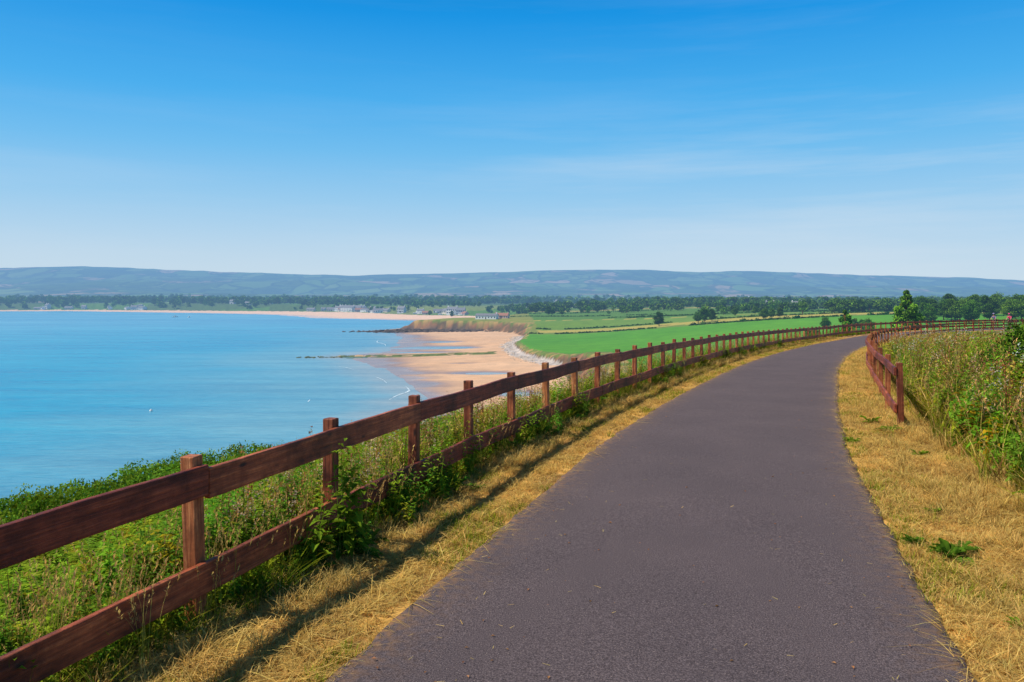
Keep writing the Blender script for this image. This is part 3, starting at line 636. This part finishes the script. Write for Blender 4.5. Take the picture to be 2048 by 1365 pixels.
for (x_,y_,hh_,cr_,k_) in [(9.0,13.9,1.4,.8,.8),(10.4,16.2,1.2,.9,1.1)]:
    tr,crn=make_tree(hh_,cr_,22,8000,.045,G2*k_)
    z=float(gz(A([x_]),A([y_]))[0]); root=obj('shrub',None,label='dense dark green shrub rising above the weeds',category='bush'); root.location=(x_,y_,z)
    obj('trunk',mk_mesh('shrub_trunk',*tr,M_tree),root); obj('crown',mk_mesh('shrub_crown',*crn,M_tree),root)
n=520; a=2.8*(40/2.8)**rng.uniform(0,1,n); s=rng.uniform(-1.5,1.5,n); s=np.sign(s)*1.55*(np.abs(s)/1.5)**.5; x,y,_,_=at(a,s); z=np.interp(a,aa,czz)+.036
bit=[(A([[-.02,-.002,0],[.02,-.001,.004],[.02,.001,.004],[-.02,.002,0]]),A([[0,1,2],[0,2,3]]),np.tile(PS,(4,1))),(A([[-.012,0,0],[0,-.007,.006],[.013,0,0],[0,.007,.005]]),A([[0,1,2],[0,2,3]]),np.tile(A([.5,.25,.12]),(4,1)))]
me=mk_mesh('litter',*stamp_multi(bit,np.c_[x,y,z],rz(n),rng.uniform(.4,1.4,n),tints(n,.4,1.)),M_veg_dry); obj('straw_litter',me,kind='stuff')
# ---------------------------------------------------------------- trees
def tree_obj(name,tm,cm,x,y,sc,label,grp=None,rot=None,top=None,h=9.):
    z=float(gz(A([x]),A([y]))[0]); r=obj(name,None); r.location=(x,y,z); szz=sc if top is None else (top-z)/h
    r.scale=(sc,sc,szz); r.rotation_euler=(0,0,R(0,6.28) if rot is None else rot)
    r['label']=label; r['category']='tree'
    if grp: r['group']=grp
    obj('trunk',tm,r); obj('crown',cm,r); return r
def tmesh(h,cr,nl,nq,ls,c,con=False):
    t,c_=make_tree(h,cr,nl,nq,ls,c,con); return mk_mesh('trunk',*t,M_tree),mk_mesh('crown',*c_,M_tree)
conf=tmesh(9,2.5,40,14000,.15,G2*1.3,True)
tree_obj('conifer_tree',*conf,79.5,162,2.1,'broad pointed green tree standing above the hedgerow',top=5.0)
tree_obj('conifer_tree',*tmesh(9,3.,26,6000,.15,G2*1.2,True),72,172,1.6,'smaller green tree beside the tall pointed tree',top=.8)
big=[tmesh(11,4.8,20,4200,.38,G2*k) for k in(.65,.8,1.0)]
for k in range(34):
    Y_=R(330,480); u_=918+R(0,122)*1.0; x=(u_-512)/800*Y_; tree_obj('broadleaf_tree',*big[k%3],x,Y_,R(.65,1.1),'broad round-crowned green tree in a field hedgerow','hedgerow trees')
mids=[(659,560,.95),(704,540,1.0),(698,545,.7),(712,550,.8),(765,500,.7),(772,510,.6),(780,515,.6),(735,600,.6),(755,620,.6),(808,300,.5),(862,350,.5),(868,330,.6),(855,360,.5),(815,310,.45),(825,380,.55),(548,900,1.),(553,905,.8),(430,1450,.9),(452,1350,1.),(372,1760,1.3),(378,1770,1.2),(385,1740,.9),(404,1650,.9)]
for k,(u_,Y_,sc) in enumerate(mids): tree_obj('broadleaf_tree',*big[k%3],(u_-512)/800*Y_,Y_,sc,'round green tree standing in open fields','hedgerow trees')
farT=[]
for k in range(6):
    t_,c_=make_tree(R(8,11),R(4.2,5.8),12,240,1.1,G2*R(.45,1.)); farT.append(join([t_,c_]))
cand=[]
def belt(n,u0,u1,y0,y1,s0,s1):
    for _ in range(n):
        Y_=R(y0,y1); u_=R(u0,u1)
        if vnoise(A([u_/14]),A([Y_/90]),411)[0]<.33: continue
        cand.append(((u_-512)/800*Y_,Y_,R(s0,s1)))
belt(500,560,1030,860,1080,.5,1.)
belt(1700,480,1040,1050,1500,.7,1.4)
belt(1100,-20,1040,2150,2500,1.1,2.2)
belt(1300,-20,560,2280,2900,1.2,2.4)
belt(500,-20,1040,3000,3900,1.2,2.4)
belt(400,240,470,1900,2200,.9,1.6)
belt(120,300,480,1650,1850,.7,1.2)
belt(700,800,1035,560,900,.5,1.05)
belt(130,700,860,640,820,.4,.8)
cand=A(cand); zt,dwt,dtt,_,_=terrain(cand[:,0],cand[:,1]); cand=np.c_[cand,zt][(dtt>35)]
cand=cand[np.argsort(cand[:,1]/cand[:,2])]
fm=[mk_mesh('far_tree',*p_,M_tree) for p_ in farT]
ni=300-34-len(mids)-2
for k,(x,y,sc,z) in enumerate(cand[:ni]):
    o=obj('broadleaf_tree',fm[k%6],label='distant rounded green tree in the woodland belt',category='tree',group='woodland belt trees'); o.location=(x,y,z); o.scale=(sc*R(.9,1.4),sc*R(.9,1.4),sc); o.rotation_euler=(0,0,R(0,6.28))
rest=cand[ni:]; n=len(rest)
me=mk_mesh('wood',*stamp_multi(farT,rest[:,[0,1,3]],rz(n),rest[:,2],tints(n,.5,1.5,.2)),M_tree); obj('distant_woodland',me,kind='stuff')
hb=[leafcloud(1.,34,.5,G3*1.5,.8)]
P_=[]
def hrow(u0,v0,u1,v1,n):
    for t in np.linspace(0,1,n*4): 
        if vnoise(A([t*n*.12]),A([n*1.3]),500)[0]<.2: continue
        P_.append((u0+(u1-u0)*t+R(-1,1),v0+(v1-v0)*t+R(-2,2)+9*(float(fbm(A([t*5.]),A([n*.7]),501)[0])-.5)))
hrow(12,590,220,458,110); hrow(20,655,260,500,110); hrow(60,750,420,520,130); hrow(-20,880,500,600,170); hrow(300,480,500,430,80); hrow(-20,1000,700,760,180); hrow(100,700,600,560,160)
P_=A(P_); zz=gz(P_[:,0],P_[:,1]); n=len(P_)
me=mk_mesh('hedgerow',*stamp_multi(hb,np.c_[P_,zz+.2],rz(n),rng.uniform(.4,1.2,n)*(1+.9*(rng.uniform(0,1,n)>.93)),tints(n,.5,1.3,.2)),M_tree); obj('field_hedgerow',me,kind='stuff')
# rocks
def rockproto():
    import bmesh
    bm=bmesh.new(); bmesh.ops.create_icosphere(bm,subdivisions=2,radius=1)
    sx_,sy_,sz_=R(.7,1.2),R(.7,1.2),R(.4,.7); f=A([R(0,9) for _ in range(3)])
    V=A([v.co[:] for v in bm.verts]); F=A([[v.index for v in fc.verts] for fc in bm.faces]); bm.free()
    V*= (1+.35*(vnoise(V[:,0]*2+f[0],V[:,1]*2+V[:,2]*1.7+f[1],5)-.5))[:,None]; V*=A([sx_,sy_,sz_]); return V,F,np.ones((len(V),3))
rp=[rockproto() for _ in range(4)]
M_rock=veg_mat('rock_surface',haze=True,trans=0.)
n=420; t=rng.uniform(0,1,n); px=np.interp(t,[0,.25,.5,.75,1],[12,2,-4,0,4])+rng.normal(0,2.4,n); py=np.interp(t,[0,.25,.5,.75,1],[355,400,480,560,620])+rng.normal(0,4,n)
col=A([.52,.46,.42])*rng.uniform(.5,1.25,(n,1)); me=mk_mesh('shingle',*stamp_multi(rp,np.c_[px,py,gz(px,py)],rz(n),rng.uniform(.15,.65,n),col),M_rock); obj('shingle_boulders',me,kind='stuff')
n=1000; px=-80+rng.normal(0,30,n); py=742+rng.normal(0,7,n)+(px+82)*-.25; zz,_,dr,_,_=terrain(px,py); k_=(zz>SEA-1.0)&(dr<5); px,py,zz=px[k_],py[k_],zz[k_]; n=len(px)
col=A([.075,.055,.048])*rng.uniform(.5,1.9,(n,1)); p1=stamp_multi(rp,np.c_[px,py,np.maximum(zz,SEA-.2)],rz(n),rng.uniform(.8,2.3,n),col)
n=260; px=rng.uniform(-112,-22,n); py=430+.12*px+rng.normal(0,3,n); col=A([.09,.10,.035])*rng.uniform(.5,1.8,(n,1)); p2=stamp_multi(rp,np.c_[px,py,np.full(n,SEA+.0)],rz(n),rng.uniform(.3,.9,n),col)
me=mk_mesh('rocks',*join([p1,p2]),M_rock); obj('shore_rocks',me,kind='stuff')
# ---------------------------------------------------------------- houses
def boxes(name,L_,mat):
    V=[];F=[]
    for (x,y,z,a,b,c) in L_:
        k=len(V)
        for dz in(-.5,.5):
            for dx,dy in((-.5,-.5),(.5,-.5),(.5,.5),(-.5,.5)): V.append((x+dx*a,y+dy*b,z+dz*c))
        F+=[(k,k+3,k+2,k+1),(k+4,k+5,k+6,k+7),(k,k+1,k+5,k+4),(k+1,k+2,k+6,k+5),(k+2,k+3,k+7,k+6),(k+3,k,k+4,k+7)]
    return mk_mesh(name,A(V),A(F),None,mat)
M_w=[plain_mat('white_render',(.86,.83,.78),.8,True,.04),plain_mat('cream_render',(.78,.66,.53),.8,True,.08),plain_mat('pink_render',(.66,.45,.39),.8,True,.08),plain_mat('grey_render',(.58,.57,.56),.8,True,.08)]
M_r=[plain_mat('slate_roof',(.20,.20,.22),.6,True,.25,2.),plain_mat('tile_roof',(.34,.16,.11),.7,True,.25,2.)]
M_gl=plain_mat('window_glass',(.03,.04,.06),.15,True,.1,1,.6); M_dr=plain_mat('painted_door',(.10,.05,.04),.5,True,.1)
def prism(name,w,d,h0,rh,ov,mat,th=.2):
    w2,d2=w/2+ov,d/2+ov; b=h0-ov*rh/(d/2)
    V=[(-w2,-d2,b),(w2,-d2,b),(w2,0,h0+rh),(-w2,0,h0+rh),(-w2,d2,b),(w2,d2,b)]; V=V+[(x,y,z+th) for x,y,z in V]
    F=[(6,7,8,9),(9,8,11,10),(0,3,2,1),(3,4,5,2),(0,1,7,6),(4,10,11,5)]; F+=[(0,6,9,3),(3,9,10,4),(1,2,8,7),(2,5,11,8)]
    return mk_mesh(name,A(V),A(F),None,mat)
def wallmesh(w,d,h,rh,mat):
    V=[(-w/2,-d/2,-2),(w/2,-d/2,-2),(w/2,d/2,-2),(-w/2,d/2,-2),(-w/2,-d/2,h),(w/2,-d/2,h),(w/2,d/2,h),(-w/2,d/2,h),(-w/2,0,h+rh),(w/2,0,h+rh)]
    F=[(0,1,5),(0,5,4),(2,3,7),(2,7,6),(1,2,6),(1,6,5),(3,0,4),(3,4,7),(4,8,7),(5,6,9),(0,2,1),(0,3,2)]
    return mk_mesh('wall',A(V),A(F),None,mat)
def house_t(w,d,h,rh,wm,rm,nw,storeys,chim=2):
    P=[('wall',wallmesh(w,d,h,rh,wm),None),('roof',prism('roof',w,d,h,rh,.35,rm),None)]
    for sx_ in ((-1,1) if chim==2 else (1,)):
        P.append(('chimney',boxes('chimney',[(sx_*(w/2-.7),0,h+rh+.45,1.,.7,1.8)],wm),'roof'))
    P.append(('door',boxes('door',[(0,-d/2-.03,1.05,1.1,.1,2.1)],M_dr),None))
    for f in range(storeys):
        for k in range(nw):
            x=-w/2+w*(k+.5)/nw
            if f==0 and abs(x)<1.2: continue
            P.append(('window',boxes('window',[(x,-d/2-.02,1.6+f*2.7,1.15,.1,1.3)],M_gl),None))
    return P
HT=[house_t(12,7,5.2,2.6,M_w[0],M_r[0],5,2),house_t(14,7.5,3.,2.6,M_w[1],M_r[0],5,1,1),house_t(10,7,5.4,2.8,M_w[3],M_r[0],4,2),house_t(16,8,3.2,2.8,M_w[2],M_r[1],6,1),house_t(22,10,3.4,2.,M_w[0],M_r[0],7,1,1),house_t(40,14,7.,4.,M_w[0],M_r[0],12,2)]
LB=['white two-storey house with slate roof and chimneys','cream bungalow with dark slate roof','grey two-storey house with slate roof','pink bungalow with red tiled roof','long low white building with slate roof','large white seafront building with dark pitched roof']
def put_house(k,u_,Y_,rot=0.,sc=1.,grp='seaside village houses',label=None,name='house'):
    for _ in range(30):
        x=(u_-512)/800*Y_; z,_,d_,_,_=terrain(A([x]),A([Y_]))
        if d_[0]>(8 if Y_<1000 else 20): break
        Y_+=20
    r=obj(name,None,label=label or LB[k],category='house' if k<5 else 'building',group=grp); r.location=(x,Y_,float(z[0])); r.rotation_euler=(0,0,rot); r.scale=(sc,)*3
    d={}
    for nm,me,par in HT[k]: o_=obj(nm,me,d.get(par,r)); d.setdefault(nm,o_)
    return r
put_house(4,487,780,-.25,.95,label='long pale seaside house on the headland field'); put_house(3,502,788,-.3,.85,label='low pink-walled house beside the headland beach')
put_house(5,352,1500,-.35,1.3); put_house(4,367,1450,-.6,1.4); put_house(0,343,1500,-.5,1.6); put_house(2,373,1500,-.5,1.5)
for k in range(34):
    u_=random.gauss(360,22) if k<24 else R(400,465); Y_=R(1450,1740) if k<24 else R(1350,1500); put_house([0,1,2,3,4,1][k%6],u_,Y_,R(-1.3,.2),R(1.,1.7))
for k in range(14): put_house([0,1,4,2][k%4],R(10,290),R(2080,2300),R(-1.2,.2),R(.9,1.6),'scattered coastal houses')
for (u_,Y_,k,sc) in [(797,900,0,1.),(806,905,4,1.),(845,880,1,.9),(855,890,0,.9),(740,2300,4,3),(620,2400,0,2),(560,2300,1,2),(880,1000,1,1.),(770,960,2,1.),(530,1350,0,1.),(575,1380,1,1.2),(705,1280,0,1.1)]: put_house(k,u_,Y_,R(-1.1,-.3),sc,'scattered country houses')
def caravan():
    V=[];prof=[(-1.1,.5),(-1.1,2.0),(-.9,2.4),(.9,2.4),(1.1,2.0),(1.1,.5)]; 
    for x in(-3,3):
        for y,z in prof: V.append((x*(1 if z<2.2 else .95),y,z))
    F=[(i_,(i_+1)%6,6+(i_+1)%6,6+i_) for i_ in range(6)]+[(0,5,4,1),(1,4,3,2),(6,7,10,11),(7,8,9,10)]
    return mk_mesh('body',A(V),A(F),None,M_w[0])
cb=caravan(); cw=boxes('window',[(-1.6,-1.12,1.6,1.4,.06,.7),(.4,-1.12,1.6,1.2,.06,.7),(2.,-1.12,1.3,.7,.06,1.5)],M_gl); cwh=join([tube((0,y,.35),(0,y+.15,.35),.35,.35,12) for y in(-1.1,.95)])
cwm=mk_mesh('wheel',cwh[0],cwh[1],None,M_gl)
for k in range(36):
    u_=R(385,462); Y_=R(1350,1560); x=(u_-512)/800*Y_; z,_,d_,_,_=terrain(A([x]),A([Y_]))
    if d_[0]<8: continue
    r=obj('caravan',None,label='white holiday caravan parked by the beach',category='caravan',group='parked caravans'); r.location=(x,Y_,float(z[0])); r.rotation_euler=(0,0,R(-1.2,0.5)); r.scale=(1.3,)*3
    obj('body',cb,r); obj('window',cw,r); obj('wheel',cwm,r)
def boat(x,y,rot,sc,label):
    r=obj('motor_boat',None,label=label,category='boat',group='boats moored in the bay'); r.location=(x,y,SEA); r.rotation_euler=(0,0,rot); r.scale=(sc,)*3
    V=[];F=[];st=[(-3.5,1.1,.9),(-2,1.25,.95),(0,1.3,1.),(2,1.,1.1),(3.2,.45,1.25),(4,.03,1.35)]
    for x_,w,h in st: V+=[(x_,-w,h),(x_,-w*.7,-.15),(x_,0,-.4),(x_,w*.7,-.15),(x_,w,h),(x_,0,h-.1)]
    for k in range(5):
        b=6*k
        for q in range(6): F.append((b+q,b+(q+1)%6,b+6+(q+1)%6,b+6+q))
    F.append((0,1,2,3)); F.append((0,3,4,5))
    obj('hull',mk_mesh('hull',A(V),A(F),None,M_w[0]),r); obj('cabin',boxes('cabin',[(.2,0,1.6,2.2,1.5,1.2),(.1,0,2.25,2.6,1.7,.1)],M_w[0]),r); obj('windscreen',boxes('windscreen',[(1.32,0,1.75,.05,1.2,.5)],M_gl),r)
boat((175-512)/800*1400,1400,.2,1.4,'small white motor boat with low cabin on calm water'); boat((189-512)/800*1380,1380,1.2,.9,'little white boat at anchor in the bay')
bo=join([tube((0,0,-.2),(0,0,.35),.4,.35,12),tube((0,0,.35),(0,0,.6),.35,.05,12)]); o=obj('buoy',mk_mesh('buoy',bo[0],bo[1],None,M_w[0],True),label='small white float on the blue sea',category='buoy'); o.location=((151-512)/800*216,216,SEA)
# ---------------------------------------------------------------- cyclists
M_skin=plain_mat('skin',(.55,.30,.2),.6); M_blk=plain_mat('black_rubber',(.02,.02,.022),.6); M_met=plain_mat('bike_paint',(.25,.03,.04),.35); M_hair=plain_mat('hair',(.06,.03,.02),.8)
def skin(name,verts,edges,radii,mat,parent):
    me=bpy.data.meshes.new(name); me.from_pydata([tuple(v) for v in verts],edges,[]); me.materials.append(mat)
    o_=obj(name,me,parent); sk=o_.modifiers.new('Skin','SKIN'); 
    lay=me.skin_vertices[0] if me.skin_vertices else None
    if lay is None:
        bpy.context.view_layer.objects.active=o_; bpy.ops.mesh.customdata_skin_add(); lay=me.skin_vertices[0]
    for k,r_ in enumerate(radii): lay.data[k].radius=(r_,r_)
    lay.data[0].use_root=True
    s_=o_.modifiers.new('Sub','SUBSURF'); s_.levels=1; s_.render_levels=1; return o_
def cyclist(a_,s_,topc,helc,label,facing=-1):
    x,y,u,v=map(float,at(a_,s_)); z=float(np.interp(a_,aa,czz))+.03; rot=math.atan2(v*facing,u*facing)
    bk=obj('bicycle',None,label='upright bicycle ridden along the asphalt path',category='bicycle',group='bicycles on the path'); bk.location=(x,y,z); bk.rotation_euler=(0,0,rot)
    for wx in(-.52,.52):
        T=[];n=20
        for k in range(n):
            t0,t1=6.2832*k/n,6.2832*(k+1)/n; T.append(tube((wx+.34*math.cos(t0),0,.35+.34*math.sin(t0)),(wx+.34*math.cos(t1),0,.35+.34*math.sin(t1)),.018,.018,6))
            if k%2: T.append(tube((wx,0,.35),(wx+.33*math.cos(t0),0,.35+.33*math.sin(t0)),.003,.003,3))
        q=join(T); obj('wheel',mk_mesh('wheel',q[0],q[1],None,M_blk),bk)
    q=join([tube(a1,b1,.017,.017,7) for a1,b1 in [((-.05,0,.3),(-.2,0,.9)),((-.05,0,.3),(.38,0,.85)),((-.18,0,.82),(.36,0,.92)),((-.05,0,.3),(-.52,0,.35)),((-.52,0,.35),(-.18,0,.82)),((.36,0,.98),(.52,0,.35))]])
    obj('frame',mk_mesh('frame',q[0],q[1],None,M_met),bk)
    q=join([tube((.38,-.26,1.02),(.38,.26,1.02),.015,.015),tube((.36,0,.9),(.38,0,1.02),.015,.015)]); obj('handlebar',mk_mesh('handlebar',q[0],q[1],None,M_blk),bk)
    q=join([tube((-.34,0,.93),(-.08,0,.95),.08,.03,8)]); obj('saddle',mk_mesh('saddle',q[0],q[1],None,M_blk),bk)
    q=join([tube((-.05,-.11,.3),(-.05,.11,.3),.02,.02),tube((-.05,.11,.3),(.08,.11,.2),.012,.012),tube((-.05,-.11,.3),(-.18,-.11,.4),.012,.012)]); obj('pedal_crank',mk_mesh('pedal_crank',q[0],q[1],None,M_blk),bk)
    pr=obj('person',None,label=label,category='person',group='people cycling on the path'); pr.location=(x,y,z); pr.rotation_euler=(0,0,rot)
    V=[(-.18,0,1.04),(-.08,0,1.2),(.04,0,1.38),(.10,0,1.5),(.13,0,1.57),(.16,0,1.66),(.17,0,1.74)]; E=[(0,1),(1,2),(2,3),(3,4),(4,5),(5,6)]; Rr=[.13,.12,.14,.07,.055,.085,.07]
    def add(p,par,r_): V.append(p);E.append((par,len(V)-1));Rr.append(r_);return len(V)-1
    add((.255,0,1.655),5,.015)
    for sg in(-1,1):
        sh=add((.05,sg*.17,1.42),2,.06); el=add((.2,sg*.23,1.2),sh,.042); wr=add((.35,sg*.22,1.06),el,.028); pa=add((.39,sg*.22,1.05),wr,.03)
        for f in range(4): b=add((.43,sg*(.19+.018*f),1.05),pa,.009); add((.42,sg*(.19+.018*f),1.01),b,.008)
        add((.40,sg*.17,1.02),pa,.010)
        hp=add((-.15,sg*.1,.98),0,.095); kn=add((.2,sg*.12,.84 if sg<0 else .66),hp,.062); an_=add((-.12 if sg<0 else .04,sg*.11,.46 if sg<0 else .27),kn,.04); add((.03 if sg<0 else .19,sg*.11,.41 if sg<0 else .21),an_,.035)
    skin('body',V,E,Rr,M_skin,pr)
    tm=plain_mat('jersey',topc,.7); skin('jersey',[(-.15,0,1.08),(-.08,0,1.2),(.04,0,1.38),(.09,0,1.47),(.05,-.17,1.42),(.05,.17,1.42),(.15,-.21,1.27),(.15,.21,1.27)],[(0,1),(1,2),(2,3),(2,4),(2,5),(4,6),(5,7)],[.145,.14,.16,.075,.075,.075,.055,.055],tm,pr)
    skin('shorts',[(-.18,0,1.03),(-.13,-.1,.97),(-.13,.1,.97),(.08,-.115,.885),(.08,.115,.79)],[(0,1),(0,2),(1,3),(2,4)],[.145,.105,.105,.085,.085],M_blk,pr)
    import bmesh
    bm=bmesh.new(); bmesh.ops.create_uvsphere(bm,u_segments=16,v_segments=10,radius=1); 
    for v_ in bm.verts: v_.co.x*=.14; v_.co.y*=.105; v_.co.z=max(v_.co.z*.11,-.012); v_.co.x+=.16; v_.co.z+=1.73
    me=bpy.data.meshes.new('helmet'); bm.to_mesh(me); bm.free(); me.materials.append(plain_mat('helmet_shell',helc,.4)); obj('helmet',me,pr)
    hm=leafcloud(.07,60,.03,(.06,.03,.02)); obj('hair',mk_mesh('hair',hm[0]+A([.09,0,1.66]),hm[1],None,M_hair),pr)
ac=float(near_ls(A([58.3]),A([94.2]))[0][0])
cyclist(ac,.3,(.9,.03,.20),(.7,.05,.28),'cyclist in a bright pink top and helmet riding upright')
cyclist(ac-1.6,-.7,(.22,.20,.42),(.35,.3,.5),'cyclist in a muted purple top with pale helmet')
# ---------------------------------------------------------------- world / sun
W=bpy.data.worlds.new('World'); S.world=W; W.use_nodes=True; nt=W.node_tree; nt.nodes.clear()
SUNAZ=A([-.985,-.17]); EL=math.radians(52)
sky=N(nt,'ShaderNodeTexSky',sky_type='NISHITA'); sky.sun_disc=False; sky.sun_elevation=EL; sky.sun_rotation=math.atan2(SUNAZ[0],SUNAZ[1]); sky.altitude=30
tc=N(nt,'ShaderNodeTexCoord'); sp=N(nt,'ShaderNodeSeparateXYZ'); nt.links.new(tc.outputs['Generated'],sp.inputs[0])
rp_=ramp(nt,[(0,(.62,.75,.85)),(.055,(.52,.70,.86)),(.12,(.32,.61,.88)),(.18,(.16,.52,.89)),(.24,(.06,.43,.88)),(.335,(.0,.30,.80)),(.5,(.01,.12,.36)),(1,(.02,.055,.16))],sp.outputs['Z'])
mp=N(nt,'ShaderNodeMapping'); mp.inputs['Scale'].default_value=(1.2,1.2,15); mp.inputs['Rotation'].default_value=(.05,.09,0); mp.inputs['Location'].default_value=(3.7,2.2,1.3); nt.links.new(tc.outputs['Generated'],mp.inputs[0])
cn=noise(nt,1.6,6,mp.outputs[0],.6)
cf=ramp(nt,[(.46,(0,0,0)),(.76,(.36,.36,.36))],cn.outputs['Fac']).outputs[0]
fade=ramp(nt,[(.16,(1,1,1)),(.25,(.2,.2,.2))],sp.outputs['Z']).outputs[0]
side=N(nt,'ShaderNodeMapRange'); side.inputs['From Min'].default_value=-.3; side.inputs['From Max'].default_value=.4; side.inputs['To Min'].default_value=.35; side.inputs['To Max'].default_value=1.3; nt.links.new(sp.outputs['X'],side.inputs['Value'])
c=mixc(nt,rp_.outputs[0],(.66,.77,.88),math_(nt,'MULTIPLY',math_(nt,'MULTIPLY',cf,fade),side.outputs[0]))
v=N(nt,'ShaderNodeVectorMath',operation='SCALE'); nt.links.new(c,v.inputs[0]); v.inputs['Scale'].default_value=10.
c=mixc(nt,sky.outputs[0],v.outputs[0],.93)
bg=N(nt,'ShaderNodeBackground'); bg.inputs['Strength'].default_value=.1; nt.links.new(c,bg.inputs[0])
wo=N(nt,'ShaderNodeOutputWorld'); nt.links.new(bg.outputs[0],wo.inputs[0])
sl=bpy.data.lights.new('sun','SUN'); sl.energy=5.; sl.angle=math.radians(.5); sl.color=(1,.92,.78)
so=bpy.data.objects.new('sun',sl); COL.objects.link(so)
from mathutils import Vector
d=Vector((-SUNAZ[0]*math.cos(EL),-SUNAZ[1]*math.cos(EL),-math.sin(EL))); so.rotation_euler=d.to_track_quat('-Z','Y').to_euler(); so.location=(-20,20,30)
cam=bpy.data.cameras.new('camera'); co=bpy.data.objects.new('camera',cam); COL.objects.link(co); S.camera=co
cam.sensor_width=36; cam.lens=28.125; cam.clip_start=.05; cam.clip_end=40000; cam.shift_y=-.040
co.location=(0,0,2.0); co.rotation_euler=(math.radians(90),0,0)
